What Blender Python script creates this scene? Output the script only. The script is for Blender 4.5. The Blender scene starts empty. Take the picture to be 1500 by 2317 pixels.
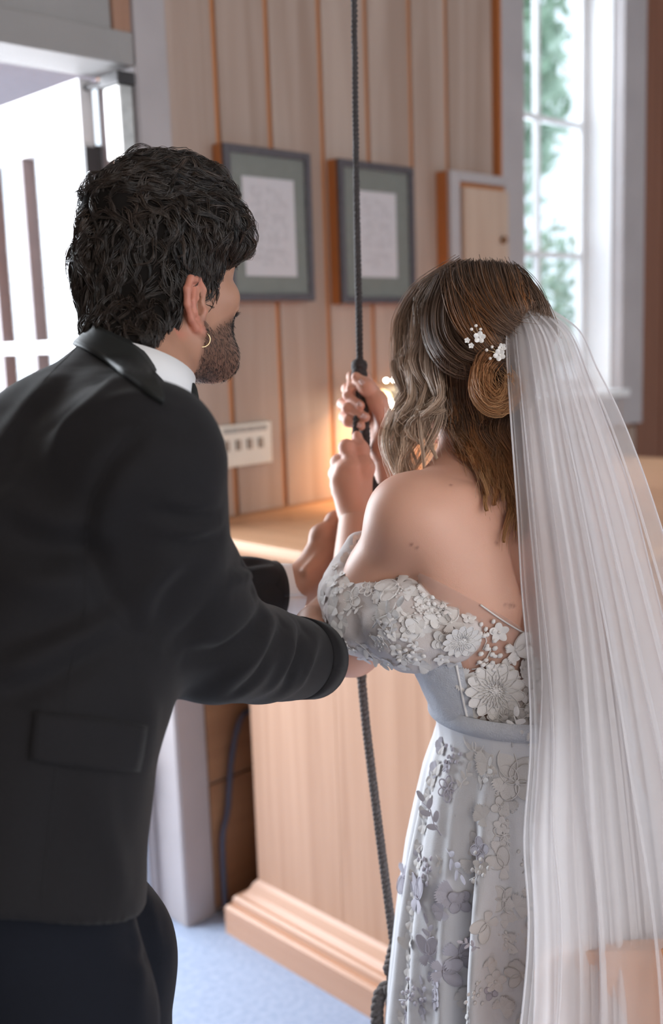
import bpy, bmesh, math, random
import numpy as np
from mathutils import Vector, Matrix
from mathutils.bvhtree import BVHTree

rng = np.random.default_rng(7)
random.seed(7)
SC = bpy.context.scene
COL = SC.collection

# ------------------------------------------------------------------ camera
FPX, PITCH, ROLL, CAMH = 2400.0, math.radians(9.3), math.radians(2.0), 1.55
FW = np.array([0, math.cos(PITCH), -math.sin(PITCH)])
_R = np.array([1.0, 0, 0]); _U = np.array([0, math.sin(PITCH), math.cos(PITCH)])
RT = _R * math.cos(ROLL) - _U * math.sin(ROLL)
UP = _U * math.cos(ROLL) + _R * math.sin(ROLL)
CP = np.array([0, 0, CAMH])

def at(px, py, d):
    """world point seen at a pixel of the 1500x2317 frame, d metres along the lens axis"""
    return CP + d * (FW + RT * (px - 750) / FPX - UP * (py - 1158.5) / FPX)

cam = bpy.data.cameras.new('camera')
camo = bpy.data.objects.new('camera', cam)
COL.objects.link(camo)
cam.sensor_fit = 'VERTICAL'; cam.sensor_height = 36.0
cam.lens = FPX / 2317 * 36.0
cam.clip_start = 0.05
m = Matrix.Identity(4)
for i in range(3):
    m[i][0], m[i][1], m[i][2], m[i][3] = RT[i], UP[i], -FW[i], CP[i]
camo.matrix_world = m
cam.dof.use_dof = True
cam.dof.focus_distance = 1.30
cam.dof.aperture_fstop = 2.8
SC.camera = camo

# ------------------------------------------------------------------ look
vs = SC.view_settings
vs.view_transform = 'Standard'; vs.look = 'None'; vs.gamma = 1.0
vs.use_curve_mapping = False
vs.exposure = 0.12
try:
    SC.cycles.transparent_max_bounces = 20
    SC.cycles.max_bounces = 6; SC.cycles.diffuse_bounces = 3; SC.cycles.glossy_bounces = 2; SC.cycles.transmission_bounces = 3
    SC.cycles.use_adaptive_sampling = True; SC.cycles.adaptive_threshold = .08; SC.cycles.adaptive_min_samples = 16
    SC.cycles.caustics_reflective = False; SC.cycles.caustics_refractive = False
    SC.cycles.sample_clamp_indirect = 6.0
except Exception:
    pass

# ------------------------------------------------------------------ room frame: u along the boarded wall, v into it, z up
TH = math.radians(46)
A = np.array([math.sin(TH), math.cos(TH), 0.0]); NV = np.array([-A[1], A[0], 0.0])
_d = FW + RT * (421 - 750) / FPX - UP * (2096 - 1158.5) / FPX
P0 = CP + _d * (-CAMH / _d[2])
ROOM = Matrix.Identity(4)
for i in range(3):
    ROOM[i][0], ROOM[i][1], ROOM[i][2], ROOM[i][3] = A[i], NV[i], (0, 0, 1)[i], P0[i]
def rw(u, v, z): return P0 + A * u + NV * v + np.array([0, 0, z])

# ------------------------------------------------------------------ world: pale overcast daylight
w = bpy.data.worlds.new('daylight'); SC.world = w
w.use_nodes = True
bg = w.node_tree.nodes['Background']
bg.inputs[0].default_value = (0.80, 0.90, 1.0, 1)
bg.inputs[1].default_value = 1.7

def area(name, loc, target, sx, sy, power, col):
    l = bpy.data.lights.new(name, 'AREA'); l.shape = 'RECTANGLE'; l.size = sx; l.size_y = sy
    l.energy = power; l.color = col
    o = bpy.data.objects.new(name, l); COL.objects.link(o)
    o.location = Vector(loc)
    o.rotation_euler = (Vector(target) - Vector(loc)).to_track_quat('-Z', 'Y').to_euler()
    return o
# daylight falling in through the doorway and the window in view; unseen soft fill added behind the camera
area('doorway_daylight', rw(-0.75, 0.75, 1.5), rw(-0.5, -1.3, 1.2), 1.2, 2.0, 88, (0.86, 0.93, 1.0))
area('window_daylight', rw(1.95, 0.55, 2.1), rw(1.2, -1.6, 1.3), 0.7, 1.9, 30, (0.86, 0.93, 1.0))
area('hall_fill_light', (1.6, -2.2, 2.5), (0.1, 1.4, 1.2), 2.6, 2.2, 52, (1.0, 0.91, 0.83))

# ------------------------------------------------------------------ object helpers
def tag(o, label=None, cat=None, group=None, kind=None):
    if label: o['label'] = label
    if cat: o['category'] = cat
    if group: o['group'] = group
    if kind: o['kind'] = kind
    return o
def link(name, me, mat=None, parent=None, mw=None):
    o = bpy.data.objects.new(name, me); COL.objects.link(o)
    if mat is not None and me is not None and len(me.materials) == 0: me.materials.append(mat)
    if parent is not None: o.parent = parent
    if mw is not None: o.matrix_world = mw
    return o
def empty(name, loc=(0, 0, 0), mw=None):
    o = bpy.data.objects.new(name, None); COL.objects.link(o); o.empty_display_size = 0.1
    if mw is not None: o.matrix_world = mw
    else: o.location = loc
    return o
def mesh(name, V, F, smooth=False):
    me = bpy.data.meshes.new(name)
    V = np.asarray(V, np.float32)
    if isinstance(F, np.ndarray) and F.ndim == 2:
        n, k = F.shape
        me.vertices.add(len(V)); me.vertices.foreach_set('co', V.ravel())
        me.loops.add(n * k); me.loops.foreach_set('vertex_index', F.astype(np.int32).ravel())
        me.polygons.add(n); me.polygons.foreach_set('loop_start', np.arange(0, n * k, k, dtype=np.int32))
        me.update(calc_edges=True); me.validate()
    else:
        me.from_pydata([tuple(map(float, v)) for v in V], [], [tuple(map(int, f)) for f in F]); me.update()
    if smooth and len(me.polygons):
        me.polygons.foreach_set('use_smooth', np.ones(len(me.polygons), bool))
    return me
class MB:
    """collects shapes into one mesh"""
    def __init__(s): s.V = []; s.F = []
    def box(s, lo, hi, bev=0.0):
        bm = bmesh.new(); bmesh.ops.create_cube(bm, size=1)
        lo = np.minimum(lo, hi) if False else np.array(lo, float); hi = np.array(hi, float)
        for v in bm.verts:
            v.co = Vector([lo[i] + (hi[i] - lo[i]) * (v.co[i] + .5) for i in range(3)])
        if bev > 0: bmesh.ops.bevel(bm, geom=bm.edges[:], offset=bev, segments=2, affect='EDGES', profile=.6)
        s._bm(bm); return s
    def _bm(s, bm, M=None):
        b = len(s.V); bm.verts.index_update()
        for v in bm.verts: s.V.append(np.array((M @ v.co) if M is not None else v.co))
        for f in bm.faces: s.F.append([b + v.index for v in f.verts])
        bm.free()
    def prism(s, poly, axis, lo, hi):
        """poly: 2-D outline in the two other axes (cyclic order), extruded along axis"""
        b = len(s.V); n = len(poly); o = [(1, 2), (2, 0), (0, 1)][axis]
        for e in (lo, hi):
            for p in poly:
                q = [0, 0, 0]; q[axis] = e; q[o[0]] = p[0]; q[o[1]] = p[1]; s.V.append(np.array(q, float))
        s.F.append([b + i for i in range(n)][::-1]); s.F.append([b + n + i for i in range(n)])
        for i in range(n):
            j = (i + 1) % n; s.F.append([b + i, b + j, b + n + j, b + n + i])
        return s
    def tube(s, pts, rad, seg=10, cap=True):
        pts = np.asarray(pts, float); n = len(pts)
        rad = np.full(n, rad) if np.isscalar(rad) else np.asarray(rad, float)
        T = np.gradient(pts, axis=0); T /= np.linalg.norm(T, axis=1)[:, None] + 1e-12
        ref = np.array([0, 0, 1.0]) if abs(T[0][2]) < .9 else np.array([1.0, 0, 0])
        N = np.cross(T[0], ref); N /= np.linalg.norm(N); b = len(s.V)
        for i in range(n):
            N = N - T[i] * (N @ T[i]); N /= np.linalg.norm(N); B = np.cross(T[i], N)
            for k in range(seg):
                a = 2 * math.pi * k / seg
                s.V.append(pts[i] + rad[i] * (math.cos(a) * N + math.sin(a) * B))
        for i in range(n - 1):
            for k in range(seg):
                k2 = (k + 1) % seg
                s.F.append([b + i * seg + k, b + i * seg + k2, b + (i + 1) * seg + k2, b + (i + 1) * seg + k])
        if cap:
            s.F.append([b + k for k in range(seg)][::-1]); s.F.append([b + (n - 1) * seg + k for k in range(seg)])
        return s
    def ball(s, c, r, seg=10, sc=(1, 1, 1)):
        bm = bmesh.new(); bmesh.ops.create_uvsphere(bm, u_segments=seg, v_segments=max(6, seg * 2 // 3), radius=1)
        for v in bm.verts: v.co = Vector([c[i] + v.co[i] * r * sc[i] for i in range(3)])
        s._bm(bm); return s
    def build(s, name, mat, parent=None, mw=None, smooth=False):
        return link(name, mesh(name, s.V, s.F, smooth), mat, parent, mw)
def catmull(P, n):
    P = np.asarray(P, float); m_ = len(P)
    Q = np.vstack([2 * P[0] - P[1], P, 2 * P[-1] - P[-2]])
    t = np.linspace(0, m_ - 1 - 1e-9, n); i = t.astype(int); f = (t - i)[:, None]
    a, b, c, d = Q[i], Q[i + 1], Q[i + 2], Q[i + 3]
    return .5 * ((2 * b) + (-a + c) * f + (2 * a - 5 * b + 4 * c - d) * f ** 2 + (-a + 3 * b - 3 * c + d) * f ** 3)

# ------------------------------------------------------------------ materials
def nt(name):
    mt = bpy.data.materials.new(name); mt.use_nodes = True
    n = mt.node_tree; return mt, n, n.nodes['Principled BSDF'], n.nodes, n.links
def mat(name, col, rough=.6, metal=0., var=.0, scale=20., bump=0., bscale=200., spec=.5, stretch=(1, 1, 1), col2=None, sheen=0., sss=0.):
    mt, n, p, N, L = nt(name)
    p.inputs['Roughness'].default_value = rough; p.inputs['Metallic'].default_value = metal
    p.inputs['Specular IOR Level'].default_value = spec
    if sheen: p.inputs['Sheen Weight'].default_value = sheen; p.inputs['Sheen Roughness'].default_value = .4
    if sss:
        p.inputs['Subsurface Weight'].default_value = sss
        p.inputs['Subsurface Radius'].default_value = (.010, .004, .002); p.inputs['Subsurface Scale'].default_value = 1.0
    c = np.array(col)
    if var > 0 or col2 is not None:
        tc = N.new('ShaderNodeTexCoord'); mp = N.new('ShaderNodeMapping'); mp.inputs['Scale'].default_value = stretch
        L.new(tc.outputs['Object'], mp.inputs[0])
        no = N.new('ShaderNodeTexNoise'); no.inputs['Scale'].default_value = scale; no.inputs['Detail'].default_value = 5
        L.new(mp.outputs[0], no.inputs['Vector'])
        r = N.new('ShaderNodeValToRGB'); L.new(no.outputs[0], r.inputs[0])
        c2 = np.array(col2) if col2 is not None else np.minimum(c * (1 + var), 1)
        c1 = c if col2 is not None else c * (1 - var)
        r.color_ramp.elements[0].position = .3; r.color_ramp.elements[1].position = .7
        r.color_ramp.elements[0].color = (*c1, 1); r.color_ramp.elements[1].color = (*c2, 1)
        L.new(r.outputs[0], p.inputs['Base Color'])
    else:
        p.inputs['Base Color'].default_value = (*c, 1)
    if bump > 0:
        tc = N.new('ShaderNodeTexCoord'); no = N.new('ShaderNodeTexNoise'); no.inputs['Scale'].default_value = bscale
        no.inputs['Detail'].default_value = 3
        L.new(tc.outputs['Object'], no.inputs['Vector'])
        b = N.new('ShaderNodeBump'); b.inputs['Strength'].default_value = bump; b.inputs['Distance'].default_value = .002
        L.new(no.outputs[0], b.inputs['Height']); L.new(b.outputs[0], p.inputs['Normal'])
    return mt
def emit(name, col, s):
    mt, n, p, N, L = nt(name)
    p.inputs['Base Color'].default_value = (*col, 1)
    p.inputs['Emission Color'].default_value = (*col, 1); p.inputs['Emission Strength'].default_value = s
    return mt
def glass(name, tint=(1, 1, 1), gl=.06):
    mt = bpy.data.materials.new(name); mt.use_nodes = True; n = mt.node_tree; N, L = n.nodes, n.links
    N.remove(N['Principled BSDF']); o = N['Material Output']
    t = N.new('ShaderNodeBsdfTransparent'); t.inputs[0].default_value = (*tint, 1)
    g = N.new('ShaderNodeBsdfGlossy'); g.inputs['Roughness'].default_value = .05
    x = N.new('ShaderNodeMixShader'); x.inputs[0].default_value = gl
    L.new(t.outputs[0], x.inputs[1]); L.new(g.outputs[0], x.inputs[2]); L.new(x.outputs[0], o.inputs[0]); return mt
def sheer(name, col, alpha, transl=.45, rough=1.0):
    """open net: part of the light passes straight through, the threads scatter the rest both ways"""
    mt = bpy.data.materials.new(name); mt.use_nodes = True; n = mt.node_tree; N, L = n.nodes, n.links
    N.remove(N['Principled BSDF']); o = N['Material Output']
    t = N.new('ShaderNodeBsdfTransparent')
    d = N.new('ShaderNodeBsdfDiffuse'); d.inputs[0].default_value = (*col, 1)
    tl = N.new('ShaderNodeBsdfTranslucent'); tl.inputs[0].default_value = (*col, 1)
    x1 = N.new('ShaderNodeMixShader'); x1.inputs[0].default_value = transl
    L.new(d.outputs[0], x1.inputs[1]); L.new(tl.outputs[0], x1.inputs[2])
    x = N.new('ShaderNodeMixShader')
    tc = N.new('ShaderNodeTexCoord'); no = N.new('ShaderNodeTexNoise'); no.inputs['Scale'].default_value = 9
    mr = N.new('ShaderNodeMapRange'); mr.inputs[3].default_value = alpha * .8; mr.inputs[4].default_value = min(1, alpha * 1.2)
    L.new(tc.outputs['Object'], no.inputs['Vector']); L.new(no.outputs[0], mr.inputs[0]); L.new(mr.outputs[0], x.inputs[0])
    L.new(t.outputs[0], x.inputs[1]); L.new(x1.outputs[0], x.inputs[2]); L.new(x.outputs[0], o.inputs[0]); return mt
# ================================================================== THE ROOM
def wood(name, c1, c2, rough=.5, sx=26., sz=1.2, axis='z', bump=.15):
    """long-grained wood: noise stretched along the grain"""
    mt, n, p, N, L = nt(name)
    tc = N.new('ShaderNodeTexCoord'); mp = N.new('ShaderNodeMapping')
    s = {'z': (sx, sx, sz), 'x': (sz, sx, sx), 'y': (sx, sz, sx)}[axis]
    mp.inputs['Scale'].default_value = s
    oi = N.new('ShaderNodeObjectInfo'); ad = N.new('ShaderNodeVectorMath'); ad.operation = 'ADD'
    sc_ = N.new('ShaderNodeVectorMath'); sc_.operation = 'SCALE'; sc_.inputs[3].default_value = 37.
    cx = N.new('ShaderNodeCombineXYZ')
    for i in range(3): L.new(oi.outputs['Random'], cx.inputs[i])
    L.new(cx.outputs[0], sc_.inputs[0])
    L.new(tc.outputs['Object'], mp.inputs[0]); L.new(mp.outputs[0], ad.inputs[0]); L.new(sc_.outputs[0], ad.inputs[1])
    no = N.new('ShaderNodeTexNoise'); no.inputs['Scale'].default_value = 1.; no.inputs['Detail'].default_value = 6; no.inputs['Distortion'].default_value = .6
    L.new(ad.outputs[0], no.inputs['Vector'])
    r = N.new('ShaderNodeValToRGB'); r.color_ramp.elements[0].position = .3; r.color_ramp.elements[1].position = .72
    r.color_ramp.elements[0].color = (*c1, 1); r.color_ramp.elements[1].color = (*c2, 1)
    L.new(no.outputs[0], r.inputs[0]); L.new(r.outputs[0], p.inputs['Base Color'])
    p.inputs['Roughness'].default_value = rough
    b = N.new('ShaderNodeBump'); b.inputs['Strength'].default_value = bump; b.inputs['Distance'].default_value = .002
    L.new(no.outputs[0], b.inputs['Height']); L.new(b.outputs[0], p.inputs['Normal'])
    return mt
M_board = wood('washed_board', (.32, .215, .165), (.46, .345, .285), .55, 14, .8)
M_joint = wood('orange_joint_wood', (.42, .15, .045), (.52, .20, .07), .5)
M_edge = wood('orange_edge_wood', (.40, .13, .035), (.50, .18, .055), .5)
M_brown = wood('brown_board', (.17, .065, .035), (.25, .10, .06), .5)
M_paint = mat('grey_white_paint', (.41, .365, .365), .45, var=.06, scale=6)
M_paint2 = mat('grey_paint_with_backlit_shade', (.30, .28, .27), .6, var=.06, scale=4)  # backlit shade of the door head and panel above, mixed into the colour
M_door = mat('white_door_paint', (.78, .76, .76), .4, var=.04, scale=5)
M_dark = mat('dark_metal', (.05, .045, .045), .4, .6, var=.2)
M_steel = mat('brushed_steel', (.5, .48, .46), .35, .8, var=.15, scale=40)
M_carpet = mat('blue_grey_carpet', (.30, .37, .52), .95, col2=(.40, .47, .62), scale=60, bump=.6, bscale=700)
M_glass = glass('window_glass', (.97, .99, 1.0), .05)
M_plaster = mat('pale_plaster', (.62, .55, .48), .8, var=.05, scale=3)

def rbox(name, lo, hi, mt, parent, bev=0.004):
    return MB().box(lo, hi, bev).build(name, mt, parent)

ZT = 3.3
wall = link('wall_back', MB().box((-0.93 - 2.0, .02, 2.36), (0.0, .16, ZT)).box((0.0, .008, 0), (1.53, .16, ZT)).box((1.53, .02, 0), (2.155, .16, 1.30))
            .box((2.155, .02, 0), (4.6, .16, ZT)).box((-2.93, .02, 0), (-.93, .16, 2.36)).build('tmp', M_joint).data)
bpy.data.objects.remove(bpy.data.objects['tmp'])
wall.matrix_world = ROOM; tag(wall, kind='structure')
# vertical boards, each its own piece, with orange joints between them
J = [.092, .248, .424, .616, .80, .989, 1.158, 1.396]
G = .0085
for a_, b_ in zip(J[:-1], J[1:]):
    if b_ <= .25: rbox('board', (a_ + .002, 0, 0), (b_ - G, .02, ZT), M_board, wall, .003)
    else: rbox('board', (a_ + G, 0, 0), (b_ - G, .02, ZT), M_board, wall, .003)
rbox('board', (1.396, 0, 0), (1.80, .02, 1.16), M_board, wall); rbox('board', (1.81, 0, 0), (2.312, .02, 1.16), M_board, wall)
u = 2.312
while u < 4.4:
    rbox('board', (u + .004, 0, 0), (u + .19, .02, ZT), M_brown, wall, .003); u += .197
# painted wall over the doorway
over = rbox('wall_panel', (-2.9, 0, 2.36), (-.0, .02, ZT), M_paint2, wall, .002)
rbox('wall_panel', (-2.9, 0, 0), (-1.03, .02, 2.36), M_paint, wall, .002)

floor = link('floor', MB().box((-3.5, -6.0, -.08), (5.2, 4.0, 0)).build('tmp', M_carpet).data, mw=ROOM)
bpy.data.objects.remove(bpy.data.objects['tmp']); tag(floor, kind='structure')
# the rest of the hall, behind and beside the camera
def struct(name, mbd, mt, mw=ROOM):
    o = mbd.build(name, mt, None, mw); tag(o, kind='structure'); return o
struct('ceiling', MB().box((-3.0, -5.6, ZT), (4.7, .16, ZT + .1)), M_plaster)
struct('wall_left', MB().box((-3.0, -5.6, 0), (-2.9, 0, ZT)), M_plaster)
struct('wall_right', MB().box((4.6, -5.6, 0), (4.7, 0, ZT)), M_plaster)

# ---- doorway trim: post (right casing), head casing, reveals
tr = struct('trim_1', MB().box((.0, -.012, 0), (.092, .02, ZT), .004), M_paint)
rbox('jamb_reveal', (-.004, -.008, 0), (.012, .135, 2.2), M_paint, tr)
rbox('outer_stop', (-.018, .105, 0), (-.002, .135, 2.19), M_paint, tr)
rbox('wood_packer', (-.055, -.010, 2.27), (-.006, .018, 2.9), wood('packer_wood', (.30, .15, .09), (.38, .20, .13)), tr)
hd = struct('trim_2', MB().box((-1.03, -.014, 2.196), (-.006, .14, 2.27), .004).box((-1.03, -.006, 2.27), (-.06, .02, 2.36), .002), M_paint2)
struct('trim_3', MB().box((-1.03, -.012, 0), (-.93, .02, 2.2), .004), M_paint)
# ---- porch outside: soffit, deck, far post and low hedge haze are blown out by daylight
struct('porch_ceiling', MB().box((-2.6, .16, 2.44), (.6, 1.7, 2.5)), mat('porch_soffit_paint', (.55, .52, .55), .7, var=.04))
struct('porch_deck', MB().box((-3.2, .16, -.12), (3.2, 4.0, -.02)), mat('porch_concrete', (.55, .56, .58), .9, var=.1, scale=8))

# ---- the open door leaf, standing square out from the wall
dr = empty('door_1', mw=ROOM); tag(dr, kind='structure')
U0, U1 = -.068, -.03        # leaf thickness: near face at u = U0
def leaf(name, v0, v1, z0, z1, mt=M_door, t=0): return rbox(name, (U0 + t, v0, z0), (U1 - t, v1, z1), mt, dr, .003)
leaf('hinge_stile', .135, .285, .02, 2.19); leaf('lock_stile', .86, .98, .02, 2.19)
leaf('top_rail', .285, .86, 2.045, 2.19); leaf('bottom_rail', .285, .86, .02, .28); leaf('middle_rail', .285, .86, .86, 1.0)
for z in (1.535, ): leaf('glazing_bar', .285, .86, z, z + .034, M_door, .006)
M_bar = mat('bar_paint_with_backlit_shade', (.22, .19, .20), .5, var=.05)  # bars stand against daylight; their shade is put into this colour
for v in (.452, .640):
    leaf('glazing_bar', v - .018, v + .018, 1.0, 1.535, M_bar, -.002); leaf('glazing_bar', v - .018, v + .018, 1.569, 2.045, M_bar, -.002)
ve = [.285, .436, .468, .624, .656, .86]
for k in (0, 2, 4):
    for z0, z1 in ((1.0, 1.535), (1.569, 2.045)):
        rbox('pane', (-.051, ve[k], z0), (-.047, ve[k + 1], z1), M_glass, dr, 0)
leaf('lower_panel', .285, .86, .28, .86, M_door, .010)
for z in (.42, 1.25, 1.98):
    h = MB().tube([(-.030, .128, z - .055), (-.030, .128, z + .055)], .008, 12).box((-.070, .122, z - .05), (-.032, .134, z + .05)).build('hinge', M_dark, dr)
# door closer arm and its bracket at the head of the jamb
cl = MB().box((-.058, -.02, 1.985), (-.020, .045, 2.150), .004).build('closer_body', M_steel, dr)
MB().box((-.064, -.026, 2.150), (-.014, .05, 2.178), .003).build('closer_cap', M_dark, dr)
MB().tube([(-.04, .02, 2.16), (-.05, .14, 2.17), (-.06, .3, 2.165)], .007, 8).build('closer_arm', M_dark, dr)
MB().box((-.060, -.018, 1.80), (-.024, .02, 1.985), .003).build('wood_stop', wood('stop_wood', (.30, .13, .06), (.40, .2, .11)), dr)

# ---- window
wn = empty('window_1', mw=ROOM); tag(wn, kind='structure')
rbox('casing', (1.402, -.028, 1.176), (1.527, .02, ZT), M_paint, wn)
rbox('casing_edge', (1.392, -.027, 1.176), (1.402, .018, ZT), M_edge, wn, .001)
rbox('casing', (2.155, -.028, 1.176), (2.312, .02, ZT), M_paint, wn)
rbox('apron', (1.402, -.022, 1.176), (2.312, .02, 1.29), M_paint, wn)
rbox('sill', (1.50, -.05, 1.29), (2.18, .128, 1.318), M_door, wn)
rbox('reveal', (1.527, .02, 1.318), (1.533, .16, ZT), M_door, wn, 0); rbox('reveal', (2.149, .02, 1.318), (2.155, .16, ZT), M_door, wn, 0)
VS = .128
for z0, z1 in ((1.318, 1.36),): rbox('sash_rail', (1.533, VS, z0), (2.149, VS + .03, z1), M_door, wn)
rbox('sash_stile', (1.533, VS, 1.318), (1.568, VS + .03, ZT), M_door, wn); rbox('sash_stile', (2.116, VS, 1.318), (2.149, VS + .03, ZT), M_door, wn)
zs = [1.36, 1.829, 2.312, 2.79, ZT]; us = [1.568, 1.835, 2.116]
rbox('muntin', (1.826, VS, 1.36), (1.844, VS + .026, ZT), M_door, wn, .002)
for z in zs[1:-1]: rbox('muntin', (1.568, VS + .002, z - .010), (2.116, VS + .028, z + .010), M_door, wn, .002)
for i in range(4):
    for j in range(2):
        rbox('pane', (us[j] + (.009 if j else 0), VS + .012, zs[i] + .01), (us[j + 1] - (.009 if not j else 0), VS + .015, zs[i + 1] - .01), M_glass, wn, 0)

# ---- shrubs and trees outside the window: loose crowns of leaf blades
M_leaf = mat('pale_green_leaf', (.30, .46, .30), .6, col2=(.52, .66, .56), scale=2.0)
def shrub(name, c, rad, n, label, cat, size=.05):
    P = rng.normal(size=(n, 3)); P /= np.linalg.norm(P, axis=1)[:, None]
    P = np.array(c) + P * (rng.uniform(.25, 1, (n, 1)) ** .5) * np.array(rad)
    a_ = rng.normal(size=(n, 3)); a_ /= np.linalg.norm(a_, axis=1)[:, None]
    b_ = np.cross(a_, rng.normal(size=(n, 3))); b_ /= np.linalg.norm(b_, axis=1)[:, None]
    s = rng.uniform(.6, 1.4, (n, 1)) * size
    V = np.stack([P - a_ * s, P + b_ * s * .45, P + a_ * s, P - b_ * s * .45], 1).reshape(-1, 3)
    F = np.arange(n * 4).reshape(n, 4)
    o = empty(name, c); o.matrix_world = ROOM @ Matrix.Translation(Vector((c[0], c[1], 0)))
    V = V - np.array([c[0], c[1], 0])
    link('foliage', mesh('foliage', V, F), M_leaf, o)
    MB().tube([(0, 0, -.1), (.03, 0, c[2] * .5), (0, .02, c[2])], [.05, .035, .015], 8).build('trunk', M_brown, o)
    tag(o, label, cat, 'greenery outside the window'); return o
shrub('tree', (6.45, 3.7, 3.75), (.55, .6, 1.3), 1300, 'tall pale green tree seen through the upper window panes', 'tree', .095)
shrub('shrub', (4.62, 2.2, 1.75), (.42, .45, .62), 700, 'sunlit leafy shrub seen through the lower left window panes', 'shrub', .055)
# ================================================================== THINGS ON AND BY THE WALL
def printed(name, base, ink, lines=46., dens=.5):
    """paper with rows of small print"""
    mt, n, p, N, L = nt(name)
    tc = N.new('ShaderNodeTexCoord'); sp = N.new('ShaderNodeSeparateXYZ'); L.new(tc.outputs['Generated'], sp.inputs[0])
    m1 = N.new('ShaderNodeMath'); m1.operation = 'MULTIPLY'; m1.inputs[1].default_value = lines; L.new(sp.outputs['Z'], m1.inputs[0])
    fr = N.new('ShaderNodeMath'); fr.operation = 'FRACT'; L.new(m1.outputs[0], fr.inputs[0])
    gt = N.new('ShaderNodeMath'); gt.operation = 'GREATER_THAN'; gt.inputs[1].default_value = .5; L.new(fr.outputs[0], gt.inputs[0])
    no = N.new('ShaderNodeTexNoise'); no.inputs['Scale'].default_value = 1; no.inputs['Detail'].default_value = 2
    mp = N.new('ShaderNodeMapping'); mp.inputs['Scale'].default_value = (9, 1, 14); L.new(tc.outputs['Generated'], mp.inputs[0]); L.new(mp.outputs[0], no.inputs['Vector'])
    g2 = N.new('ShaderNodeMath'); g2.operation = 'GREATER_THAN'; g2.inputs[1].default_value = dens; L.new(no.outputs[0], g2.inputs[0])
    # margins
    def band(o, a, b):
        x = N.new('ShaderNodeMath'); x.operation = 'GREATER_THAN'; x.inputs[1].default_value = a; L.new(o, x.inputs[0])
        y = N.new('ShaderNodeMath'); y.operation = 'LESS_THAN'; y.inputs[1].default_value = b; L.new(o, y.inputs[0])
        z = N.new('ShaderNodeMath'); z.operation = 'MULTIPLY'; L.new(x.outputs[0], z.inputs[0]); L.new(y.outputs[0], z.inputs[1]); return z.outputs[0]
    def mul(a, b):
        z = N.new('ShaderNodeMath'); z.operation = 'MULTIPLY'; L.new(a, z.inputs[0]); L.new(b, z.inputs[1]); return z.outputs[0]
    f = mul(mul(gt.outputs[0], g2.outputs[0]), mul(band(sp.outputs['X'], .14, .86), band(sp.outputs['Z'], .10, .92)))
    mx = N.new('ShaderNodeMix'); mx.data_type = 'RGBA'; mx.inputs[6].default_value = (*base, 1); mx.inputs[7].default_value = (*ink, 1)
    L.new(f, mx.inputs[0]); L.new(mx.outputs[2], p.inputs['Base Color']); p.inputs['Roughness'].default_value = .8
    return mt
M_frame = mat('dark_pewter_frame', (.075, .062, .070), .35, .0, var=.2, scale=60)
M_mat = mat('grey_green_mount', (.17, .175, .155), .8, var=.06, scale=30)
M_paper = printed('printed_paper', (.62, .57, .59), (.47, .43, .45))
M_pglass = glass('picture_glass', (1, 1, 1), .05)
def picture(u0, u1, z0, z1, mw_, label, mi):
    o = empty('picture_frame', mw=ROOM @ Matrix.Translation(Vector((u0, 0, z0))))
    W, H = u1 - u0, z1 - z0
    MB().box((.0, -.036, .0), (W, -.002, H), .001).build('wooden_backing', M_edge, o)
    bar = .020
    for lo, hi in (((0, -.050, 0), (bar, -.036, H)), ((W - bar, -.050, 0), (W, -.036, H)), ((bar, -.050, 0), (W - bar, -.036, bar)), ((bar, -.050, H - bar), (W - bar, -.036, H))):
        rbox('frame_rail', lo, hi, M_frame, o, .003)
    rbox('mount_board', (bar, -.0405, bar), (W - bar, -.0365, H - bar), M_mat, o, 0)
    rbox('printed_sheet', (bar + mi[0], -.042, bar + mi[1]), (W - bar - mi[0], -.0407, H - bar - mi[2]), M_paper, o, 0)
    rbox('glass_pane', (bar, -.0455, bar), (W - bar, -.0450, H - bar), M_pglass, o, 0)
    return tag(o, label, 'picture', 'framed documents on the boarded wall')
picture(.222, .520, 1.652, 2.042, None, 'framed printed document beside the man\'s hair, nearer the doorway', (.040, .045, .055))
picture(.626, .939, 1.645, 2.040, None, 'framed printed document behind the hanging rope', (.055, .055, .060))

# ---- small wall cupboard by the window
cb = empty('wall_cupboard', mw=ROOM @ Matrix.Translation(Vector((1.096, 0, 1.50))))
M_cup = wood('cupboard_wood', (.42, .28, .20), (.55, .40, .31), .55, 14, .9)
rbox('carcass', (0, -.044, 0), (.296, -.001, .545), M_edge, cb, .002)
rbox('face_stile', (0, -.060, 0), (.046, -.044, .545), M_paint, cb, .003); rbox('face_rail', (.046, -.060, .515), (.296, -.044, .545), M_paint, cb, .003)
dd = rbox('door', (.062, -.062, .01), (.292, -.044, .50), M_cup, cb, .004)
MB().ball((.252, -.074, .345), .012, 12).tube([(.252, -.062, .345), (.252, -.074, .345)], .005, 8).build('knob', mat('brown_knob', (.20, .10, .045), .4, var=.2), dd, smooth=True)
tag(cb, 'small pale wooden wall cupboard with a brown knob beside the window', 'cupboard')

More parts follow.
